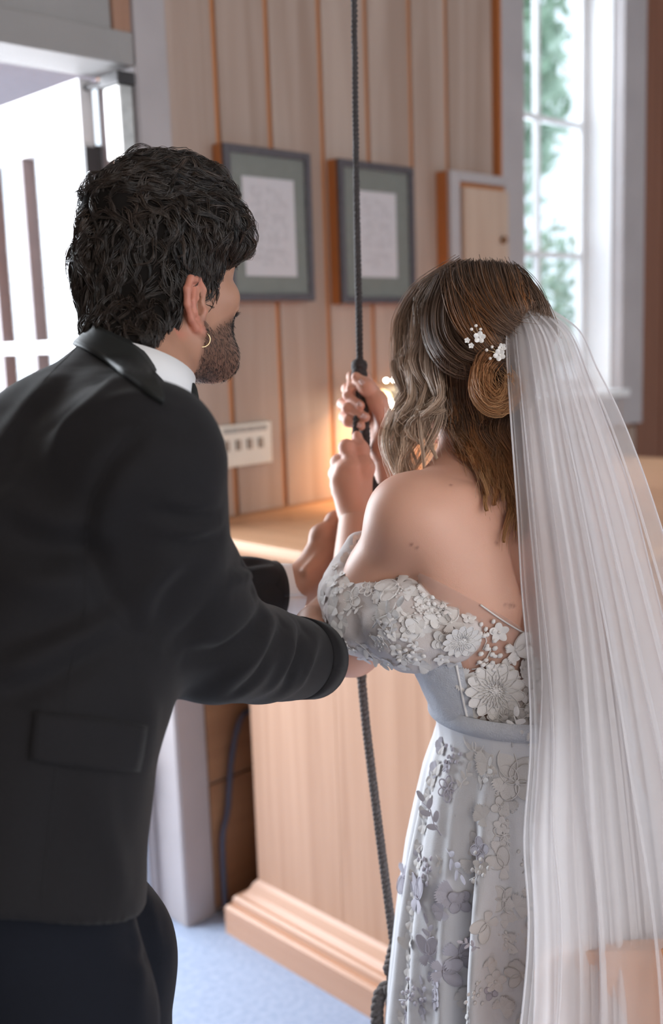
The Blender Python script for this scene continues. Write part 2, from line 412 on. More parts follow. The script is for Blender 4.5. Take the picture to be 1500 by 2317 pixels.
# ---- switch plate with four rockers and a printed strip
sp_ = empty('switch_plate', mw=ROOM @ Matrix.Translation(Vector((.174, 0, 1.221))))
M_plate = mat('ivory_plastic', (.72, .66, .58), .45, var=.03)
rbox('plate', (0, -.012, 0), (.196, -.0005, .112), M_plate, sp_, .003)
rbox('printed_strip', (.03, -.0135, .090), (.180, -.0119, .104), mat('grey_strip_print', (.36, .33, .30), .7, var=.15, scale=120, stretch=(1, 1, .1)), sp_, 0)
for k in range(4):
    s_ = rbox('switch', (.030 + k * .039, -.017, .044), (.046 + k * .039, -.0119, .072), mat('switch_brown', (.30, .23, .18), .5), sp_, .002) if k == 0 else None
    if s_ is None:
        s_ = _sw.copy(); COL.objects.link(s_); s_.parent = sp_; s_.location = (k * .039, 0, 0)
    else: _sw = s_
tag(sp_, 'ivory switch plate with four dark switches on the boarded wall', 'switch')

# ---- the wooden counter running out from the wall
ct = empty('counter', mw=ROOM @ Matrix.Translation(Vector((.12, -.17, 0))))
M_ash = wood('pale_ash', (.46, .255, .155), (.58, .345, .225), .42, 30, 1.0)
M_ashx = wood('pale_ash_top', (.52, .28, .15), (.64, .37, .22), .50, 30, 1.0, 'y')
VL = -.85
panels = [0, VL * .37, VL * .72, VL]
rbox('carcass', (.012, VL, .0), (1.8, -.01, 1.04), M_ash, ct, 0)
for a_, b_ in zip(panels[:-1], panels[1:]):
    rbox('side_panel', (0, b_ + .0004, .13), (.014, a_ - .0004, 1.04), M_ash, ct, .0008)
tp = rbox('worktop', (-.088, VL - .06, 1.052), (1.85, .168, 1.085), M_ashx, ct, .010)
MB().prism([(-.055 + .0, 1.018), (.0, 1.018), (.0, 1.052), (-.075, 1.052), (-.07, 1.035)], 1, VL - .05, .10).V
def run(name, prof, z_mt):   # moulding along the side and returned round the back end
    o = MB(); n_ = len(prof)
    for v_, s_ in ((VL, 0), (.0, 1)):
        for (q, z) in prof: o.V.append(np.array([-q, v_ + (q if s_ else 0), z]))
    for (q, z) in prof: o.V.append(np.array([.20, q, z]))
    for r in range(2):
        for i in range(n_):
            j = (i + 1) % n_; o.F.append([r * n_ + i, r * n_ + j, (r + 1) * n_ + j, (r + 1) * n_ + i])
    o.F.append(list(range(n_))[::-1]); o.F.append([2 * n_ + i for i in range(n_)])
    return o.build(name, z_mt, ct)
run('cornice', [(0, 1.005), (.02, 1.010), (.045, 1.030), (.06, 1.052), (0, 1.052)], M_ashx)
M_base = wood('pale_ash_base', (.50, .27, .17), (.62, .37, .25), .38, 30, 1.0, 'y')
run('plinth', [(0, 0), (.066, 0), (.066, .072), (.060, .080), (0, .080)], M_base)
run('plinth_step', [(0, .080), (.050, .080), (.050, .098), (.044, .106), (0, .106)], M_base)
run('plinth_cove', [(0, .106), (.034, .106), (.020, .118), (.010, .140), (0, .150)], M_base)
tag(ct, 'pale wooden counter with stepped base moulding standing out from the boarded wall', 'counter')

# ---- boards lying across the wall under the counter end, their shade put into the wood colour
for k in range(3):
    rbox('board', (.096, -.012, .02 + k * .36), (1.3, -.0005, .372 + k * .36), wood('board_with_painted_shade', (.26, .12, .06), (.36, .18, .09), .6, 14, .8, 'x') if k == 0 else M_sb, wall, .003)
    if k == 0: M_sb = bpy.data.materials['board_with_painted_shade']
cable = MB().tube(catmull([(.26, -.03, .55), (.20, -.035, .545), (.16, -.035, .45), (.135, -.035, .30), (.112, -.035, .22), (.108, -.035, .02)], 40), .008, 8).build('cable', mat('grey_blue_cable', (.06, .06, .09), .6, var=.1), None, ROOM, True)
tag(cable, 'dark grey cable hanging from behind the counter beside the door post', 'cable')

# ---- reading lamp on the counter
lq = at(905, 905, 2.98); lu = ((lq - P0) @ A, (lq - P0) @ NV)
lp = empty('desk_lamp', mw=ROOM @ Matrix.Translation(Vector((lu[0], lu[1], 1.085))))
lh = float(lq[2]) - 1.085
M_brass = mat('lamp_brass', (.62, .42, .20), .3, .9, var=.1); M_shade = mat('cream_shade', (.80, .62, .40), .5, var=.04)
MB().tube([(.05, .06, 0), (.05, .06, .012), (.05, .06, .018)], [.06, .06, .05], 24).build('base', M_brass, lp)
MB().tube(catmull([(.05, .06, .015), (.05, .07, lh * .6), (.05, .05, lh + .03), (.05, .0, lh + .035)], 20), .006, 8).build('stem', M_brass, lp, smooth=True)
MB().prism([(-.04, lh - .005), (-.03, lh + .026), (0, lh + .038), (.03, lh + .026), (.04, lh - .005), (.035, lh - .005), (.027, lh + .022), (0, lh + .033), (-.027, lh + .022), (-.035, lh - .005)], 0, -.07, .17).build('shade', M_shade, lp)
MB().tube([(-.06, -.004, lh - .008), (.16, -.004, lh - .008)], .011, 12).build('tube_bulb', emit('lamp_tube_light', (1.0, .88, .68), 30), lp)
for k in range(3):
    MB().ball((-.062 + k * .031, -.006, lh + .058), .0038, 8).build('indicator_bulb', emit('small_bulb_light', (1.0, .95, .85), 40) if k == 0 else bpy.data.materials['small_bulb_light'], lp)
MB().box((-.07, -.004, lh + .044), (.10, .008, lh + .052), .001).build('bulb_rail', M_brass, lp)
ll = bpy.data.lights.new('lamp_light', 'AREA'); ll.shape = 'RECTANGLE'; ll.size = .2; ll.size_y = .04; ll.energy = 4.2; ll.color = (1.0, .62, .32)
llo = bpy.data.objects.new('lamp_light', ll); COL.objects.link(llo); llo.parent = lp; llo.location = (.05, -.0, lh - .026)
llo.rotation_euler = (math.radians(18), math.radians(-24), 0)
tag(lp, 'lit reading lamp with a cream shade standing on the counter behind the hands', 'lamp')

# ---- bell rope
M_rope = mat('dark_rope', (.045, .036, .036), .7, var=.35, scale=300, bump=.5, bscale=900)
M_rope2 = mat('grey_rope', (.13, .11, .105), .8, var=.3, scale=260, bump=.5, bscale=700)
def twist(mbd, P, r, strands=3, pitch=.022, seg=7):
    P = np.asarray(P, float); n_ = len(P); T = np.gradient(P, axis=0); L_ = np.concatenate([[0], np.cumsum(np.linalg.norm(np.diff(P, axis=0), axis=1))])
    T /= np.linalg.norm(T, axis=1)[:, None]; ref = np.array([1.0, .2, .1]); N_ = np.cross(T, ref); N_ /= np.linalg.norm(N_, axis=1)[:, None]; B_ = np.cross(T, N_)
    for s in range(strands):
        a_ = 2 * math.pi * (L_ / pitch + s / strands)
        mbd.tube(P + (.48 * r) * (np.cos(a_)[:, None] * N_ + np.sin(a_)[:, None] * B_), .58 * r, seg)
    return mbd
rp = empty('bell_rope', at(875, 2280, 1.62))
def rpart(name, pts, r, mt, n_=120, pitch=.022):
    P = catmull([at(*q) for q in pts], n_) - np.array(rp.location)
    return twist(MB(), P, r, 3, pitch).build(name, mt, rp, smooth=True)
rpart('hanging_rope', [(798, -260, 1.66), (806, 400, 1.68), (812, 700, 1.69), (814, 830, 1.69)], .0057, M_rope, 180)
rpart('gripped_rope', [(814, 822, 1.69), (816, 870, 1.69), (822, 925, 1.69), (826, 985, 1.69), (828, 1050, 1.69), (842, 1095, 1.70), (860, 1135, 1.71), (858, 1300, 1.72), (830, 1450, 1.71), (817, 1535, 1.69)], .0085, M_rope, 140)
rpart('rope_tail', [(814, 838, 1.685), (812, 900, 1.682), (806, 960, 1.68), (804, 1000, 1.68), (812, 1040, 1.69)], .006, M_rope, 50)
rpart('lower_rope', [(817, 1525, 1.69), (828, 1640, 1.68), (845, 1780, 1.67), (868, 1960, 1.65), (893, 2150, 1.62)], .0072, M_rope2, 160)
kb = np.array(rp.location)
kn = MB()
for dz, rr in ((0, .014), (-.008, .013)):
    q = at(813, 828 - dz * 2000, 1.69) - kb
    kn.tube([q + np.array([math.cos(t) * .006, math.sin(t) * .006, .004 * math.sin(2 * t + dz * 90)]) for t in np.linspace(0, 6.283, 16)], .0075, 8, False)
q = at(813, 828, 1.69) - kb
kn.ball(q, .011, 12, (1, 1, 1.25)).build('top_knot', M_rope, rp, smooth=True)
lk = MB()
twist(lk, catmull([at(*q_) for q_ in [(893, 2140, 1.62), (886, 2180, 1.615), (900, 2200, 1.60), (893, 2225, 1.61), (862, 2245, 1.605), (853, 2300, 1.60), (862, 2370, 1.60), (885, 2400, 1.61), (893, 2330, 1.62), (886, 2260, 1.62), (893, 2215, 1.615), (905, 2180, 1.625)]], 160) - kb, .010, 3, .03)
twist(lk, catmull([at(*q_) for q_ in [(875, 2235, 1.60), (890, 2250, 1.592), (900, 2240, 1.60), (885, 2205, 1.61), (880, 2185, 1.60), (903, 2172, 1.602), (906, 2190, 1.62)]], 60) - kb, .009, 3, .03)
lk.build('loop_knot', M_rope2, rp, smooth=True)
tag(rp, 'dark bell rope hanging from above, gripped by the couple, knotted in a loop below', 'rope')
# ================================================================== SOFT BODY TOOLKIT: blended volumes turned into one continuous skin
def unit(v): v = np.asarray(v, float); return v / (np.linalg.norm(v) + 1e-12)
class Vol:
    def __init__(s, lo, hi, h):
        s.lo = np.array(lo, float); s.h = h
        s.n = np.ceil((np.array(hi, float) - s.lo) / h).astype(int) + 1
        s.D = np.full(s.n, .25, np.float32)
    def _reg(s, lo, hi):
        a = np.maximum(((np.array(lo) - s.lo) / s.h).astype(int) - 1, 0)
        b = np.minimum(((np.array(hi) - s.lo) / s.h).astype(int) + 3, s.n)
        if np.any(b <= a): return None
        g = [(s.lo[i] + s.h * np.arange(a[i], b[i])).astype(np.float32) for i in range(3)]
        return (slice(a[0], b[0]), slice(a[1], b[1]), slice(a[2], b[2])), g[0][:, None, None], g[1][None, :, None], g[2][None, None, :]
    def _mix(s, sl, d, k, op):
        D = s.D[sl]
        if op == 'add':
            h = np.maximum(k - np.abs(D - d), 0) / k; s.D[sl] = np.minimum(D, d) - h * h * k * .25
        elif op == 'sub':
            d = -d; h = np.maximum(k - np.abs(D - d), 0) / k; s.D[sl] = np.maximum(D, d) + h * h * k * .25
        return s
    def cone(s, a, b, ra, rb, k=.02, sq=None, op='add'):
        a = np.asarray(a, float); b = np.asarray(b, float); R = max(ra, rb) + k + .01
        r = s._reg(np.minimum(a, b) - R, np.maximum(a, b) + R)
        if r is None: return s
        sl, X, Y, Z = r
        px, py, pz = X - np.float32(a[0]), Y - np.float32(a[1]), Z - np.float32(a[2]); ab = b - a; f = 1.0
        if sq is not None:
            w_, f = unit(sq[0]), sq[1]
            q = (px * np.float32(w_[0]) + py * np.float32(w_[1]) + pz * np.float32(w_[2])) * np.float32(1 / f - 1)
            px = px + q * np.float32(w_[0]); py = py + q * np.float32(w_[1]); pz = pz + q * np.float32(w_[2])
            ab = ab + w_ * (ab @ w_) * (1 / f - 1)
        L2 = max(ab @ ab, 1e-9)
        t = np.clip((px * np.float32(ab[0]) + py * np.float32(ab[1]) + pz * np.float32(ab[2])) / np.float32(L2), 0, 1)
        d = np.sqrt((px - t * np.float32(ab[0])) ** 2 + (py - t * np.float32(ab[1])) ** 2 + (pz - t * np.float32(ab[2])) ** 2) - (np.float32(ra) + t * np.float32(rb - ra))
        return s._mix(sl, d * np.float32(min(1, f)), k, op)
    def chain(s, P, R, k=.02, sq=None, op='add'):
        for i in range(len(P) - 1): s.cone(P[i], P[i + 1], R[i], R[i + 1], k, sq, op)
        return s
    def ell(s, c, r, ax=None, k=.02, op='add'):
        c = np.asarray(c, float); R = max(r) + k + .01; rg = s._reg(c - R, c + R)
        if rg is None: return s
        sl, X, Y, Z = rg; ax = np.eye(3) if ax is None else np.asarray(ax, float)
        px, py, pz = X - np.float32(c[0]), Y - np.float32(c[1]), Z - np.float32(c[2]); k0 = 0; k1 = 0
        for i in range(3):
            q = px * np.float32(ax[i][0]) + py * np.float32(ax[i][1]) + pz * np.float32(ax[i][2])
            k0 = k0 + (q / np.float32(r[i])) ** 2; k1 = k1 + (q / np.float32(r[i] ** 2)) ** 2
        k0 = np.sqrt(k0); k1 = np.sqrt(k1) + 1e-6
        return s._mix(sl, k0 * (k0 - 1) / k1, k, op)
    def plane(s, p, n, k=.004):
        """cut away the side the normal points to"""
        n = unit(n); p = np.asarray(p, float)
        _, X, Y, Z = s._reg(s.lo, s.lo + s.n * s.h)
        d = (X - p[0]) * n[0] + (Y - p[1]) * n[1] + (Z - p[2]) * n[2]
        return s._mix((slice(None),) * 3, -d.astype(np.float32), k, 'sub')
    def skin(s):
        D = s.D; ins = D < 0; nx, ny, nz = D.shape
        c = np.zeros((nx - 1, ny - 1, nz - 1), np.uint8)
        for i in (0, 1):
            for j in (0, 1):
                for l in (0, 1): c += ins[i:nx - 1 + i, j:ny - 1 + j, l:nz - 1 + l]
        I = np.argwhere((c > 0) & (c < 8)); idm = np.full(c.shape, -1, np.int32); idm[tuple(I.T)] = np.arange(len(I))
        acc = np.zeros((len(I), 3)); cnt = np.zeros(len(I))
        cor = [(i, j, l) for i in (0, 1) for j in (0, 1) for l in (0, 1)]
        for p in cor:
            for ax in range(3):
                if p[ax]: continue
                q = list(p); q[ax] = 1
                a = D[tuple((I + p).T)]; b = D[tuple((I + q).T)]; m_ = (a < 0) != (b < 0)
                t = np.where(m_, a / np.where(m_, a - b, 1), 0); pos = np.tile(np.array(p, float), (len(I), 1)); pos[:, ax] += t
                acc[m_] += pos[m_]; cnt[m_] += 1
        V = s.lo + s.h * (I + acc / np.maximum(cnt, 1)[:, None]); Fs = []
        for ax in range(3):
            o = [i for i in range(3) if i != ax]
            A_ = np.take(ins, range(0, ins.shape[ax] - 1), ax); B_ = np.take(ins, range(1, ins.shape[ax]), ax)
            E_ = np.argwhere(A_ != B_); ok = np.all((E_[:, o] >= 1) & (E_[:, o] <= np.array(D.shape)[o] - 2), 1); E_ = E_[ok]
            q = []
            for du, dv in ((-1, -1), (0, -1), (0, 0), (-1, 0)):
                e = E_.copy(); e[:, o[0]] += du; e[:, o[1]] += dv; q.append(idm[tuple(e.T)])
            q = np.stack(q, 1); fl = ins[tuple(E_.T)] == (ax != 1); q[~fl] = q[~fl][:, ::-1]; Fs.append(q)
        F = np.vstack(Fs); F = F[(F >= 0).all(1)]
        return V, F
def normals(V, F):
    n = np.zeros_like(V); a, b, c, d = (V[F[:, i]] for i in range(4)); fn = np.cross(c - a, d - b)
    for i in range(4): np.add.at(n, F[:, i], fn)
    return n / (np.linalg.norm(n, axis=1)[:, None] + 1e-12)
def smooth(V, F, it=2, lam=.5):
    cnt = np.zeros(len(V))
    for i in range(4): np.add.at(cnt, F[:, i], 2)
    for _ in range(it):
        acc = np.zeros_like(V)
        for i in range(4):
            np.add.at(acc, F[:, i], V[F[:, (i + 1) % 4]] + V[F[:, (i + 3) % 4]])
        V = V + lam * (acc / np.maximum(cnt, 1)[:, None] - V)
    return V
def rough(P, scale, seed, octs=3, stretch=None):
    """cheap smooth noise: a sum of randomly directed sines"""
    r = np.random.default_rng(seed); o = np.zeros(len(P)); amp = 1.0; f = scale
    Q = P if stretch is None else P * np.asarray(stretch)
    for _ in range(octs):
        for _k in range(5):
            d = r.normal(size=3); d /= np.linalg.norm(d)
            o += amp * np.sin(Q @ d * f * r.uniform(.7, 1.4) + r.uniform(0, 6.28)) / 5
        amp *= .5; f *= 2.1
    return o
class Surf:
    """a built skin one can drop pixels on to find its surface"""
    def __init__(s, V, F):
        s.b = BVHTree.FromPolygons([tuple(v) for v in V.astype(float)], [tuple(f) for f in F.tolist()])
    def hit(s, px, py, off=0.0):
        d = at(px, py, 1.0) - CP; d /= np.linalg.norm(d)
        h = s.b.ray_cast(Vector(CP), Vector(d))
        if h[0] is None:
            n_ = s.b.find_nearest(Vector(at(px, py, 1.2))); return np.array(n_[0]) + np.array(n_[1]) * off, np.array(n_[1])
        n_ = np.array(h[1]); n_ = n_ if n_ @ d < 0 else -n_
        return np.array(h[0]) + n_ * off, n_
    def has(s, px, py):
        d = at(px, py, 1.0) - CP
        return s.b.ray_cast(Vector(CP), Vector(d / np.linalg.norm(d)))[0] is not None
    def near(s, p):
        n_ = s.b.find_nearest(Vector(p)); return np.array(n_[0]), np.array(n_[1])
def creases(V, Nn, surf, strokes):
    """folds pressed into cloth along strokes: (pixel points, height, width)"""
    out = np.zeros(len(V))
    for pts, amp, sig in strokes:
        P = np.array([surf.hit(x, y)[0] for x, y in catmull(np.array(pts, float), 28)])
        lo, hi = P.min(0) - 4 * sig, P.max(0) + 4 * sig
        m_ = np.where(((V > lo) & (V < hi)).all(1))[0]
        if not len(m_): continue
        d2 = ((V[m_][:, None, :] - P[None]) ** 2).sum(2); j = d2.argmin(1); t = j / (len(P) - 1)
        out[m_] += amp * np.exp(-d2[np.arange(len(m_)), j] / (2 * sig * sig)) * np.sin(np.pi * np.clip(.12 + .76 * t, 0, 1)) ** .7
    return V + Nn * out[:, None]
def patch(surf, rows, nu, nv, off, thick, name, mt, parent, org, wave=0.0):
    """a flat piece of cloth lying on a skin: rows of pixel curves, dropped on it, given thickness"""
    C = np.stack([catmull(np.array(r, float), nu) for r in rows]); t = np.linspace(0, len(rows) - 1, nv); P = np.zeros((nv, nu, 2))
    for j in range(nv):
        i = min(int(t[j]), len(rows) - 2); f = t[j] - i; P[j] = C[i] * (1 - f) + C[i + 1] * f
    top = np.zeros((nv, nu, 3)); bot = np.zeros((nv, nu, 3))
    for j in range(nv):
        for i in range(nu):
            p, n_ = surf.hit(*P[j, i]); top[j, i] = p + n_ * (off + thick); bot[j, i] = p + n_ * (off - .003)
    return sheet2(top - org, bot - org, name, mt, parent)
def sheet2(top, bot, name, mt, parent):
    nv, nu = top.shape[:2]; V = np.vstack([top.reshape(-1, 3), bot.reshape(-1, 3)]); n_ = nu * nv; F = []
    for j in range(nv - 1):
        for i in range(nu - 1):
            a = j * nu + i; F.append([a, a + 1, a + nu + 1, a + nu]); F.append([n_ + a + nu, n_ + a + nu + 1, n_ + a + 1, n_ + a])
    ring = [i for i in range(nu)] + [j * nu + nu - 1 for j in range(1, nv)] + [(nv - 1) * nu + i for i in range(nu - 2, -1, -1)] + [j * nu for j in range(nv - 2, 0, -1)]
    for a, b in zip(ring, ring[1:] + ring[:1]): F.append([b, a, n_ + a, n_ + b])
    me = mesh(name, V, np.array(F), True); return link(name, me, mt, parent)
def strands(P, R, sides=3):
    """P (N,K,3) centre lines, R (N,K) radii -> thin tubes"""
    N_, K = P.shape[:2]; T = np.gradient(P, axis=1); T /= np.linalg.norm(T, axis=2)[..., None] + 1e-12
    ref = np.array([.31, .52, .79]); Nn = np.cross(T, ref); Nn /= np.linalg.norm(Nn, axis=2)[..., None] + 1e-9; B = np.cross(T, Nn)
    V = np.stack([P + R[..., None] * (math.cos(a) * Nn + math.sin(a) * B) for a in np.arange(sides) * 2 * math.pi / sides], 2)
    V = V.reshape(-1, 3)
    base = (np.arange(N_)[:, None, None] * K + np.arange(K - 1)[None, :, None]) * sides; s_ = np.arange(sides)[None, None, :]; s2 = (s_ + 1) % sides
    F = np.stack([base + s_, base + s2, base + sides + s2, base + sides + s_], -1).reshape(-1, 4)
    return V, F
def join(*parts):
    V = []; F = []; b = 0
    for v, f in parts: V.append(v); F.append(f + b); b += len(v)
    return np.vstack(V), np.vstack(F)
def colour_attr(me, C, name='tone'):
    a = me.color_attributes.new(name, 'FLOAT_COLOR', 'POINT'); c = np.ones((len(me.vertices), 4), np.float32); c[:, :3] = C
    a.data.foreach_set('color', c.ravel())
def attr_mat(name, rough_=.5, sss=0., bump=0., bscale=300., spec=.5, sheen=0., an=0., coat=0.):
    mt = mat(name, (.5, .5, .5), rough_, bump=bump, bscale=bscale, spec=spec, sss=sss, sheen=sheen)
    n = mt.node_tree; a = n.nodes.new('ShaderNodeVertexColor'); a.layer_name = 'tone'
    n.links.new(a.outputs[0], n.nodes['Principled BSDF'].inputs['Base Color']); return mt
def finger(v, pts, r0, r1, k=.004):
    R = np.linspace(r0, r1, len(pts)); v.chain(pts, R, k)
    for i in range(1, len(pts) - 1): v.ell(pts[i], [R[i] * 1.06] * 3, None, k)
# ================================================================== THE MAN
MPHI = math.radians(62); MF = np.array([math.sin(MPHI), math.cos(MPHI), 0]); ML = np.array([-math.cos(MPHI), math.sin(MPHI), 0]); ZU = np.array([0, 0, 1.0])
man_o = at(20, 2000, 1.06); man_o[2] = 0.0
man = empty('person', man_o)
tag(man, 'man in a black tuxedo with dark wavy hair leaning towards the rope', 'person')
M_skin_m = attr_mat('warm_tan_skin', .48, .12, .12, 900)
M_suit = mat('black_wool', (.0125, .0110, .0120), .8, var=.25, scale=900, bump=.3, bscale=1500, sheen=.08, spec=.2)
M_satin = mat('black_satin', (.012, .013, .012), .58, var=.1, scale=30, spec=.35)
M_shirt = mat('white_shirt', (.82, .80, .80), .7, bump=.1, bscale=800)
M_gold = mat('gold', (.80, .58, .34), .25, 1.0, var=.05)

# ---- head
hphi, hpit = math.radians(46), math.radians(-4)
hF = np.array([math.sin(hphi) * math.cos(hpit), math.cos(hphi) * math.cos(hpit), -math.sin(hpit)])
hR = np.array([math.cos(hphi), -math.sin(hphi), 0]); hU = np.cross(hR, hF)
HO = at(362, 662, 1.30); HA = [hR, hF, hU]
HS = .95
def hm(x, y, z): return HO + (hR * x + hF * y + hU * z) * HS
neck0 = at(302, 880, 1.222)
def head(v, hm, ax, neck, nr=.055, sex=1.0):
    v.ell(hm(0, -.006, .034), (.075, .090, .089), ax, .02)
    v.ell(hm(0, .030, -.030), (.060, .064, .080), ax, .03)
    for s in (-1, 1):
        v.cone(hm(s * .054, .002, -.058), hm(s * .022, .070, -.094), .020, .018, .03)
        v.ell(hm(s * .043, .064, -.014), (.024, .022, .020), ax, .022)
        v.ell(hm(s * .030, .096, .012), (.017, .016, .013), ax, .014, 'sub')
        v.ell(hm(s * .031, .079, .010), (.0125,) * 3, ax, .004)
        v.ell(hm(s * .011, .104, -.031), (.008, .009, .007), ax, .008)
    v.cone(hm(0, .070, -.092), hm(0, .074, -.094), .024 * sex, .024 * sex, .03)
    v.cone(hm(-.040, .078, .032), hm(.040, .078, .032), .013, .013, .02)
    v.cone(hm(0, .090, .022), hm(0, .114, -.024), .008, .0115, .014)
    v.ell(hm(0, .092, -.053), (.022, .009, .006), ax, .008); v.ell(hm(0, .090, -.064), (.020, .009, .006), ax, .008)
    v.cone(hm(0, -.028, -.045), neck, nr, nr * 1.08, .03)
def ear(v, hm, s, fl=.35):
    def e(y, z, o=0.): return hm(s * (.074 + o + fl * max(0, -y + .01) * 1.0), y - .004, z - .023)
    rim = [e(.012, .004, .001), e(.014, .022, .004), e(.004, .034, .006), e(-.012, .036, .007), e(-.022, .024, .008), e(-.024, .006, .007), e(-.018, -.012, .005), e(-.008, -.024, .003), e(.004, -.030, .002)]
    v.chain(rim, [.0035, .0042, .0044, .0046, .0046, .0044, .0042, .0048, .0060], .003)
    v.cone(e(.002, -.024, .001), e(.004, -.030, .002), .0062, .0062, .004)
    v.chain([e(.008, -.016, .002), e(.012, -.004, .003), e(.010, .004, .002)], [.004, .0045, .003], .004)       # tragus
    pl = [e(-.004, .024, 0), e(-.010, .004, 0), e(-.006, -.014, 0)]
    v.chain(pl, [.011, .011, .009], .004, (hm(s, 0, 0) - hm(0, 0, 0), .35))
    v.chain([e(-.004, .022, .004), e(-.012, .010, .006), e(-.011, -.004, .006), e(-.004, -.014, .004)], [.0035, .004, .004, .003], .003)  # antihelix
    v.ell(e(.002, .000, .004), (.007, .006, .008), HA, .003, 'sub')
v = Vol(np.array([HO[0] - .2, HO[1] - .18, HO[2] - .30]), HO + .19, .0022)
head(v, hm, HA, neck0, .060); ear(v, hm, 1); ear(v, hm, -1)
v.cone(neck0, at(262, 985, 1.19), .060, .060, .03)
hV, hFc = v.skin(); hV = smooth(hV, hFc, 1, .4)

# ---- hands
def hand_man_left(v):
    wr = at(668, 1332, 1.625); mc = [at(742, 1222, 1.690), at(756, 1243, 1.678), at(757, 1266, 1.670), at(748, 1288, 1.664)]
    v.cone(at(600, 1340, 1.60), wr, .031, .0275, .02); 
    for q, r in zip(mc, (.0145, .0145, .0140, .0130)): v.cone(wr + (q - wr) * .15, q, .020, r, .022)
    tips = [[(795, 1190, 1.725), (826, 1196, 1.745), (842, 1214, 1.725)], [(806, 1222, 1.72), (840, 1228, 1.745), (850, 1240, 1.72)],
            [(806, 1252, 1.715), (838, 1256, 1.74), (848, 1266, 1.715)], [(795, 1282, 1.705), (826, 1284, 1.725), (838, 1292, 1.705)]]
    for q, t in zip(mc, tips): finger(v, [q] + [at(*p) for p in t], .0105, .0078)
    finger(v, [wr + (mc[0] - wr) * .25, at(726, 1212, 1.672), at(758, 1178, 1.690), at(786, 1152, 1.705)], .0165, .0085, .012)
    for a_, b_ in (((690, 1290, 1.607), (750, 1225, 1.672)), ((694, 1300, 1.604), (758, 1246, 1.660))):
        v.cone(at(*a_), at(*b_), .0035, .004, .010)
def hand_man_right(v):
    wr = at(714, 1425, 1.465); mc = [at(730, 1376, 1.530), at(740, 1369, 1.545), at(750, 1369, 1.56), at(760, 1374, 1.57)]
    v.cone(at(690, 1492, 1.36), wr, .029, .027, .02)
    for q in mc: v.cone(wr + (q - wr) * .1, q, .021, .0135, .02)
    for i, q in enumerate(mc):
        b = q + np.array([.006, .02, .022]); finger(v, [q, b, b + np.array([.03, .015, .004]), b + np.array([.045, .005, -.006])], .0105, .008)
    finger(v, [wr + (mc[0] - wr) * .3, at(722, 1408, 1.50), at(729, 1380, 1.515), at(745, 1360, 1.525)], .015, .009, .012)
lhV, lhF = (lambda q: (hand_man_left(q), q.skin())[1])(Vol(at(590, 1345, 1.70) + [-.02, -.13, -.07], at(800, 1190, 1.70) + [.11, .10, .09], .0020))
rhV, rhF = (lambda q: (hand_man_right(q), q.skin())[1])(Vol(at(700, 1430, 1.45) + [-.06, -.13, -.11], at(730, 1350, 1.55) + [.11, .14, .10], .0022))
lhV = smooth(lhV, lhF, 1, .4); rhV = smooth(rhV, rhF, 1, .4)
V, F = join((hV, hFc), (lhV, lhF), (rhV, rhF))
# skin colour: beard shadow on jaw, chin and upper lip, ruddy ears
def beard_mask(P):
    q = (P - HO) / HS; x, y, z = q @ hR, q @ hF, q @ hU
    lim = -.030 - .020 * np.clip((.075 - y) / .07, 0, 1) + .028 * np.clip((.02 - y) / .02, 0, 1) * (y > -.004)
    m_ = np.clip((lim - z) / .014, 0, 1) * np.clip((y + .006 - .20 * np.clip(-.085 - z, 0, 1) * 2) / .016, 0, 1) * np.clip((z + .128) / .012, 0, 1)
    lip = np.exp(-((z + .060) / .008) ** 2 - (x / .022) ** 2) * (y > .07)
    return np.clip(m_ - .8 * lip, 0, 1)
skin = np.tile(np.array([.46, .235, .155]), (len(V), 1)); bm_ = beard_mask(V)[:, None]
q = (V - HO) / HS; er = (np.clip((np.abs(q @ hR) - .079) / .006, 0, 1) * (np.abs(q @ hF + .01) < .035) * np.clip((q @ hU + .062) / .012, 0, 1))[:, None]
skin = skin * (1 - er) + np.array([.56, .22, .15]) * er; skin = skin * (1 + .06 * rough(V, 160, 3, 2)[:, None])
skin = skin * (1 - .66 * bm_) + np.array([.050, .032, .026]) * .66 * bm_
me = mesh('body', V - man_o, F, True); colour_attr(me, skin); body_m = link('body', me, M_skin_m, man)
for s in (-1, 1):
    MB().ball(hm(s * .031, .0795, .010) - man_o, .0127, 12).build('eye', mat('eye_white', (.75, .72, .70), .2), body_m, smooth=True)
    MB().ball(hm(s * .031, .0885, .010) - man_o, .0052, 10).build('iris', mat('dark_iris', (.03, .015, .01), .15), body_m, smooth=True)

# ---- jacket
v = Vol((-.95, .70, .72), (.10, 1.80, 1.60), .0055)
TC = [at(-30, 2330, 1.10), at(-20, 1950, 1.06), at(38, 1620, 1.06), at(115, 1320, 1.10), at(170, 1190, 1.135)]
v.chain(TC, [.188, .183, .164, .176, .160], .04, (MF, .76))
v.cone(at(200, 1080, 1.15), at(262, 920, 1.185), .105, .066, .05, (MF, .9))
v.cone(at(262, 920, 1.190), at(284, 848, 1.215), .068, .058, .03)
shR, shL = at(320, 1050, .995), at(120, 985, 1.325)
v.cone(at(240, 985, 1.14), shR, .062, .072, .04); v.cone(at(235, 975, 1.21), shL, .060, .066, .04)
# right sleeve
v.chain([shR, at(345, 1200, 1.02), at(412, 1345, 1.085), at(480, 1452, 1.150)], [.076, .066, .066, .064], .030)
v.chain([at(480, 1452, 1.150), at(585, 1478, 1.265), at(708, 1494, 1.41)], [.064, .058, .050], .012)
# left sleeve
v.chain([shL, at(300, 1200, 1.44), at(468, 1345, 1.565)], [.072, .064, .058], .03)
v.chain([at(468, 1345, 1.565), at(560, 1342, 1.600), at(630, 1338, 1.630)], [.058, .053, .0475], .012)
ax = unit(at(708, 1494, 1.41) - at(585, 1478, 1.265))
